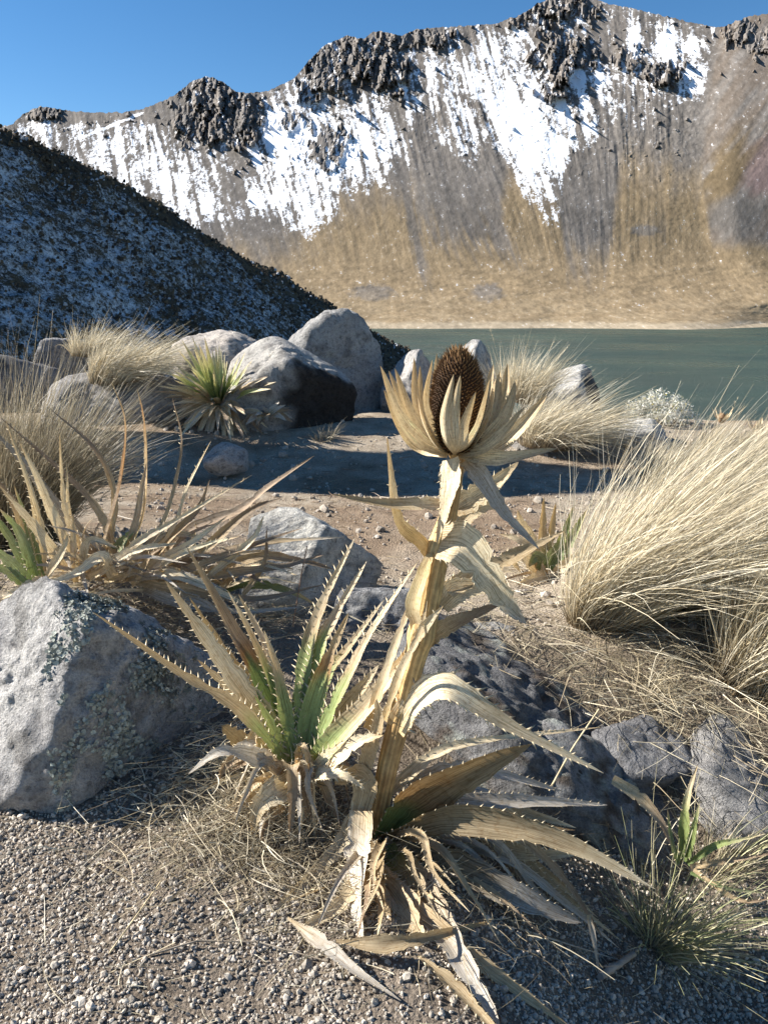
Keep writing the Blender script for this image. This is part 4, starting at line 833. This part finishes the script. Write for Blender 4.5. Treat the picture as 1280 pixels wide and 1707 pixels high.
plant('spiny_rosette', 'green spiky rosette cut by the left edge on top of the big boulder', P(40, 975, y), [
    ([(55, 965, y), (20, 900, y), (-30, 830, y)], 22, GR, {}), ([(60, 962, y-.02), (35, 890, y-.04), (0, 848, y-.05)], 24, GR, {}), ([(70, 960, y), (52, 890, y), (25, 810, y)], 22, GR, {}),
    ([(50, 970, y-.05), (10, 930, y-.08), (-30, 905, y-.1)], 26, GR, {}), ([(45, 975, y-.05), (10, 950, y-.08), (-20, 945, y-.1)], 24, GR, {}), ([(60, 960, y+.02), (64, 880, y+.04), (40, 770, y+.06)], 18, DRY, {}),
    ([(75, 960, y), (66, 860, y+.03), (10, 700, y+.06)], 16, DRY, {}), ([(70, 965, y-.04), (30, 985, y-.08), (0, 1000, y-.1)], 22, DRY, dict(nh=(0, -.6, .8))), ([(60, 950, y), (30, 850, y), (-20, 780, y)], 22, DRYB, {}),
    ([(80, 960, y-.03), (105, 920, y-.05), (115, 890, y-.06)], 22, DRY, {})], 300)
y = 2.26
plant('spiny_plant', 'dried spiky plant with long upright blades behind the big boulder', P(175, 950, y), [
    ([(190, 950, y), (100, 850, y+.05), (40, 770, y+.08), (-40, 690, y+.10)], 26, [(0, TAN), (.3, GREY*.7), (1, GREY*.6)], {}), ([(195, 940, y), (170, 860, y+.04), (120, 800, y+.08), (0, 695, y+.12)], 18, DRYB, {}),
    ([(150, 945, y-.02), (112, 860, y-.02), (104, 800, y), (100, 724, y)], 14, DRY, dict(nh=(.6, -.8, .2))), ([(155, 945, y), (118, 870, y), (111, 770, y)], 14, DRY, dict(nh=(.6, -.8, .2))),
    ([(130, 945, y-.04), (85, 850, y-.06), (60, 790, y-.06), (33, 737, y-.05)], 20, DRY, dict(nh=(.5, -.8, .2))), ([(110, 950, y-.05), (60, 880, y-.1), (0, 810, y-.12)], 24, DRY, dict(nh=(.5, -.8, .2))),
    ([(165, 945, y-.03), (186, 868, y), (205, 790, y+.02), (210, 700, y+.03), (185, 632, y+.03)], 22, [(0, TAN*.8), (.35, BROWN*1.6), (.6, RUST), (1, TAN*.7)], dict(nh=(-.8, -.5, .2), spine=.006)),
    ([(205, 940, y), (240, 860, y+.03), (246, 760, y+.05), (240, 690, y+.06), (229, 646, y+.06)], 22, [(0, LGREEN), (.25, TAN), (.5, TAN*.9), (.8, RUST), (1, TAN*.7)], dict(nh=(-.8, -.5, .2), spine=.007)),
    ([(180, 930, y+.02), (192, 830, y+.05), (160, 750, y+.08), (85, 682, y+.12)], 15, DRYB, dict(spine=.006)), ([(200, 935, y), (225, 880, y), (240, 800, y+.03), (245, 770, y+.04)], 16, [(0, TAN), (1, GREY*.8)], {}),
    ([(220, 945, y-.03), (270, 880, y-.02), (296, 800, y), (304, 730, y), (288, 665, y)], 18, DRYB, dict(nh=(-.7, -.6, .2))), ([(240, 945, y-.03), (290, 880, y-.02), (315, 810, y), (352, 735, y)], 16, DRY, dict(nh=(-.7, -.6, .2))),
    ([(170, 955, y-.06), (230, 905, y-.07), (290, 870, y-.06), (420, 792, y-.02)], 18, DRY, {}), ([(190, 960, y-.06), (170, 930, y-.10), (120, 960, y-.13), (50, 980, y-.14)], 28, DRY, dict(nh=(0, -.7, .7))),
    ([(140, 950, y-.05), (145, 910, y-.07), (160, 900, y-.08), (200, 915, y-.08)], 22, DRY, {}), ([(150, 965, y-.06), (220, 920, y-.08), (300, 905, y-.08)], 24, DRY, {}), ([(180, 945, y+.03), (205, 905, y), (230, 880, y)], 28, GR, {})], 320, extra=44)
y = 2.32
plant('spiny_plant', 'sprawling dead spiky plant with brown blades reaching right over the stones', P(310, 965, y), [
    ([(250, 960, y-.04), (310, 890, y-.04), (400, 850, y-.02), (450, 810, y), (524, 760, y+.02)], 26, [(0, TAN), (.3, BROWN*1.7), (1, BROWN*1.9)], dict(nh=(-.4, -.7, .5), spine=.006)),
    ([(240, 970, y-.06), (330, 935, y-.06), (450, 905, y-.04), (570, 896, y-.02)], 26, [(0, TAN), (.3, BROWN*1.7), (.8, TAN*.8), (1, GREY)], dict(nh=(-.2, -.6, .8), spine=.006)),
    ([(260, 980, y-.08), (360, 960, y-.08), (470, 945, y-.06), (540, 925, y-.05)], 26, DRYB, dict(nh=(-.2, -.6, .8))), ([(250, 975, y-.08), (330, 945, y-.10), (420, 910, y-.08), (505, 880, y-.06)], 22, DRYB, dict(nh=(-.3, -.6, .8))),
    ([(230, 970, y-.1), (310, 985, y-.14), (420, 1000, y-.14), (540, 975, y-.1)], 26, DRYB, dict(nh=(0, -.6, .8))), ([(230, 980, y-.1), (300, 1005, y-.16), (400, 1020, y-.16), (500, 1012, y-.14)], 24, OLD, dict(nh=(0, -.6, .8))),
    ([(220, 975, y-.08), (260, 940, y-.1), (320, 905, y-.1), (380, 860, y-.08)], 24, DRY, {}), ([(230, 960, y-.05), (280, 900, y-.06), (330, 850, y-.04), (350, 800, y-.02)], 20, DRYB, {}),
    ([(215, 965, y-.1), (290, 960, y-.15), (360, 985, y-.17), (430, 1020, y-.18)], 26, DRY, dict(nh=(0, -.6, .8))), ([(225, 955, y-.04), (265, 905, y-.04), (300, 890, y-.05), (345, 900, y-.06)], 24, DRY, {}),
    ([(300, 960, y), (360, 900, y+.03), (420, 850, y+.05), (470, 830, y+.06)], 22, DRYB, {}), ([(320, 980, y), (420, 930, y+.03), (500, 935, y+.05), (560, 950, y+.05)], 24, DRYB, {}), ([(330, 990, y-.02), (420, 975, y), (480, 985, y), (530, 1010, y)], 22, [(0, GREEN), (.6, GREEN*.9+TAN*.2), (1, TAN)], {}),
    ([(240, 965, y-.09), (300, 925, y-.12), (380, 895, y-.12)], 18, [(0, STRW), (1, STRW*1.1)], dict(spine=.012)), ([(260, 990, y-.12), (330, 1000, y-.16), (380, 1035, y-.17)], 20, OLD, {}), ([(350, 960, y-.1), (420, 900, y-.08), (440, 860, y-.07)], 16, DRY, {}), ([(400, 1000, y-.08), (440, 940, y-.06), (445, 880, y-.05)], 12, DRYB, {})], 345, extra=52)
rg = random.Random(5)
def rosette_random(name, label, c, ctr_px, y, n, hpx, wpx, cs, spread, seed0, up=.9, group=None, elo=-.9):
    r = empty(name, c, label, 'plant', group)
    for k in range(n):
        a = rg.uniform(0, 6.283); e = rg.uniform(elo, 1.25); ln = hpx*rg.uniform(.6, 1.05)*(1.0 if e > .3 else .8)
        dx = math.cos(a)*math.cos(e)*spread; dyy = math.sin(a)*math.cos(e)*spread; dz = math.sin(e)*up; sc = pxscale(ctr_px[1], y)
        p0 = P(ctr_px[0], ctr_px[1], y)+np.array([dx, dyy, 0])*.05
        p1 = p0+np.array([dx, dyy, dz])*ln*sc*.5; p2 = p0+np.array([dx, dyy, dz-.12*(1.3-e)])*ln*sc
        leaf(r, [p0, p1, p2], wpx*sc*rg.uniform(.7, 1.2), cs[0 if e > .75 else (rg.randrange(len(cs)) if e > .2 else rg.randrange(1, len(cs)))], nh=(-dx*.6, -.7, .6), spine=.010, gap=.03, seed=seed0+k, n=12)
    return r
rosette_random('spiny_rosette', 'yellow green bushy rosette in front of the pale boulders', P(368, 690, 5.33), (368, 672), 5.33, 210, 126, 11, [[(0, LGREEN), (.5, LGREEN*1.25), (1, STRW)], [(0, LGREEN), (.3, TAN), (1, STRW)], DRYB, [(0, TAN), (1, GREY)]], 1.0, 400)
y = 2.84
plant('spiny_rosette', 'small rosette with short green leaves left of the big tussock', G(905, 950), [
    ([(900, 945, y), (885, 905, y), (868, 872, y-.02), (862, 850, y-.03)], 20, DRY, {}), ([(905, 945, y), (904, 890, y+.02), (906, 828, y+.03)], 16, [(0, LGREEN), (.4, TAN), (1, GOLD)], {}), ([(912, 942, y), (918, 890, y+.02), (926, 838, y+.03)], 14, [(0, LGREEN), (.4, TAN), (1, GOLD)], {}),
    ([(920, 945, y), (938, 895, y), (957, 840, y)], 16, GR, {}), ([(925, 945, y-.02), (950, 900, y-.02), (978, 848, y-.02)], 18, GR, {}), ([(915, 948, y-.04), (930, 915, y-.05), (940, 885, y-.05)], 26, GR, {}), ([(905, 950, y-.04), (895, 930, y-.06), (880, 945, y-.08)], 22, GR, {}),
    ([(900, 955, y-.04), (870, 930, y-.08), (840, 940, y-.1)], 22, DRY, {}), ([(905, 955, y-.05), (870, 905, y-.04), (832, 890, y-.02)], 16, DRY, {}), ([(910, 960, y-.06), (890, 965, y-.1), (862, 975, y-.12)], 20, DRY, {}), ([(925, 955, y-.05), (950, 935, y-.08), (985, 905, y-.08)], 16, DRY, {})], 480, wf=1.15, extra=6)
plant('spiny_rosette', 'young green and yellow spiky leaves among the lower right tuft', G(1140, 1440), [
    ([(1138, 1435, 1.60), (1140, 1380, 1.60), (1145, 1330, 1.61), (1162, 1275, 1.62)], 22, [(0, GREEN), (.5, LGREEN), (.8, STRW), (1, TAN)], dict(nh=(-.5, -.8, .3), spine=.006)), ([(1145, 1430, 1.58), (1155, 1385, 1.57), (1166, 1334, 1.57)], 16, [(0, GREEN), (.7, LGREEN), (1, STRW)], dict(nh=(-.5, -.8, .3), spine=.005)),
    ([(1145, 1440, 1.55), (1190, 1410, 1.53), (1230, 1400, 1.52), (1275, 1390, 1.51)], 14, [(0, GREEN), (.5, LGREEN), (1, STRW)], dict(spine=.008)), ([(1150, 1445, 1.54), (1210, 1435, 1.52), (1300, 1420, 1.50)], 13, DRYB, {}), ([(1150, 1455, 1.5), (1210, 1480, 1.46), (1290, 1490, 1.43)], 8, [(0, GREEN), (1, (.26, .27, .17))], {}), ([(1155, 1450, 1.5), (1230, 1500, 1.44), (1300, 1495, 1.42)], 9, DRYB, {}), ([(1130, 1440, 1.58), (1118, 1400, 1.58), (1112, 1350, 1.6)], 12, GR, {})], 500)
rosette_random('spiny_rosette', 'grey withered rosette hanging below the yellow green one', P(450, 700, 5.15), (445, 690), 5.15, 26, 60, 11, [OLD, DRYB, OLD], 1.0, 520, .5)

# --- white flowered bush and dried flower heads by the water
def bush():
    c = P(1100, 706, 5.9); r = empty('white_bush', c, 'low bush of small white woolly flowers against the lake', 'shrub'); rg2 = np.random.default_rng(9)
    k = pxscale(690, 5.9); n = 150; a = rg2.uniform(0, 6.28, n); rr = np.sqrt(rg2.random(n)); tips = c+np.stack([np.cos(a)*rr*66*k, np.sin(a)*rr*50*k, (48-40*rr**2)*k*rg2.uniform(.7, 1.15, n)], -1); tips[:, 2] -= .1*(tips[:, 0]-c[0])
    b = MB(); st = c+(tips-c)*np.array([.3, .3, 0]); v, q, _, _ = ribbons(st+np.array([0, 0, -.05]), nrm(tips-st), np.linalg.norm(tips-st, axis=1), np.zeros((n, 3)), np.full(n, .005), 3, 0, rg2, .8)
    b.add(v.reshape(-1, 3), q, c=(.20, .17, .12)); tag(b.build('stems', M_GRASS, r, origin=c), kind='stuff')
    m = 26; p = np.repeat(tips, m, 0)+rg2.normal(size=(n*m, 3))*.014; d = nrm(rg2.normal(size=(n*m, 3))+np.array([0, 0, .8])); v, q, mm, _ = ribbons(p, d, rg2.uniform(.008, .02, n*m), np.zeros((n*m, 3)), np.full(n*m, .007), 2, 0, rg2, .5)
    cc = np.where(rg2.random((n*m, 1)) < .03, np.array([.75, .6, .08]), np.array([.74, .73, .66])*rg2.uniform(.7, 1.1, (n*m, 1))); cc = np.where(rg2.random((n*m, 1)) < .25, np.array([.38, .38, .26]), cc)
    b = MB(); b.add(v.reshape(-1, 3), q, c=np.repeat(cc, mm, 0)); tag(b.build('foliage', M_GRASS, r, origin=c), kind='stuff')
bush()
def dry_flower(label, px, py, y, h, seed, s=1.0):
    top = P(px, py, y); k = pxscale(py, y); base = top-np.array([0.01, 0, h]); r = empty('dried_flower', base, label, 'flower', 'dried flowers by the lake')
    v, q, _, _ = ribbons(base[None].repeat(3, 0), nrm((top-base)[None].repeat(3, 0)), [h]*3, np.zeros((3, 3)), [.008]*3, 6, 0); b = MB(); b.add(v.reshape(-1, 3), q, c=TAN); b.build('stem', M_GRASS, r, origin=base)
    rr = np.random.default_rng(seed)
    for j in range(10):
        a = j*.628+rr.random(); d = np.array([math.cos(a), math.sin(a), .55+.3*rr.random()]); leaf(r, [top, top+d*11*k*s, top+d*np.array([1, 1, 1.6])*18*k*s], 6*k*s, DRY, spine=0, seed=seed+j, name='bract', n=8, nh=(-d[0], -d[1]-.2, .5))
    v, f = ico(2); mb = MB(); mb.add(v*np.array([7, 7, 9])*k*s*(1+.15*fbm(v*6, 2))[:, None]+top+np.array([0, 0, 6*k*s]), None, f, c=(.24, .15, .08)); mb.build('seed_cone', M_CONE, r, origin=base)
dry_flower('left one of the two dried flowers standing in the grass by the lake', 1202, 703, 5.3, .32, 600)
dry_flower('right one of the two dried flowers at the right edge by the lake', 1262, 722, 5.0, .30, 620, 1.2)

# --- loose sticks and straws
def stick(name, label, pts, r, col, cat, group=None):
    pts = np.array(pts); n = 16; t = np.linspace(0, len(pts)-1, n); c = np.stack([np.interp(t, np.arange(len(pts)), pts[:, k]) for k in range(3)], -1); m = 7
    T = nrm(np.gradient(c, axis=0)); S = nrm(np.cross(T, (.1, .2, 1))); F = np.cross(S, T); th = np.linspace(0, 6.283, m, endpoint=False)
    rr = r*(1+.15*np.random.default_rng(2).normal(size=(n, m)))*np.linspace(1, .75, n)[:, None]
    V = c[:, None]+S[:, None]*(np.cos(th)*rr)[..., None]+F[:, None]*(np.sin(th)*rr)[..., None]
    a = np.arange(n*m).reshape(n, m); b = np.roll(a, -1, 1); q = np.stack([a[:-1], b[:-1], b[1:], a[1:]], -1).reshape(-1, 4); mb = MB(); mb.add(V, q, c=col)
    e = len(V.reshape(-1, 3)); mb.add(np.concatenate([V[0], [c[0]], V[-1], [c[-1]]]), None, [[i, (i+1) % m, m] for i in range(m)]+[[m+1+i, m+1+(i+1) % m, 2*m+1] for i in range(m)], c=col)
    tag(mb.build(name, M_STALK, None, origin=c[0]), label, cat, group)
stick('dead_stick', 'short grey broken stick on the gravel below the lower right tuft', [G(1000, 1628, .012), G(1055, 1590, .014)], .008, (.34, .29, .24), 'stick')
stick('dry_stem', 'thin straw stem leaning over the outcrop right of the stalk', [P(915, 1318, 1.62), P(955, 1245, 1.66), P(998, 1182, 1.70)], .0026, (.55, .44, .27), 'stem')
stick('dry_stem', 'thin pale stem lying across the shaded gravel to the stick', [G(865, 1548, .012), G(950, 1575, .012), G(1030, 1600, .012)], .0018, (.40, .35, .28), 'stem')
stick('dry_stem', 'long dark straw lying on the lower left gravel', [G(250, 1592, .006), G(330, 1568, .012), G(430, 1570, .012), G(545, 1602, .006)], .0018, (.30, .25, .19), 'stem')
stick('dry_stem', 'short tilted straw on the gravel near the bottom left', [G(182, 1590, .004), G(225, 1530, .02), G(268, 1470, .02)], .0016, (.58, .47, .28), 'stem')
stick('dry_stem', 'upright thin stem between the dead plant and the pitted stone', [P(488, 1045, 2.2), P(502, 960, 2.2), P(512, 910, 2.2)], .002, (.32, .2, .14), 'stem')
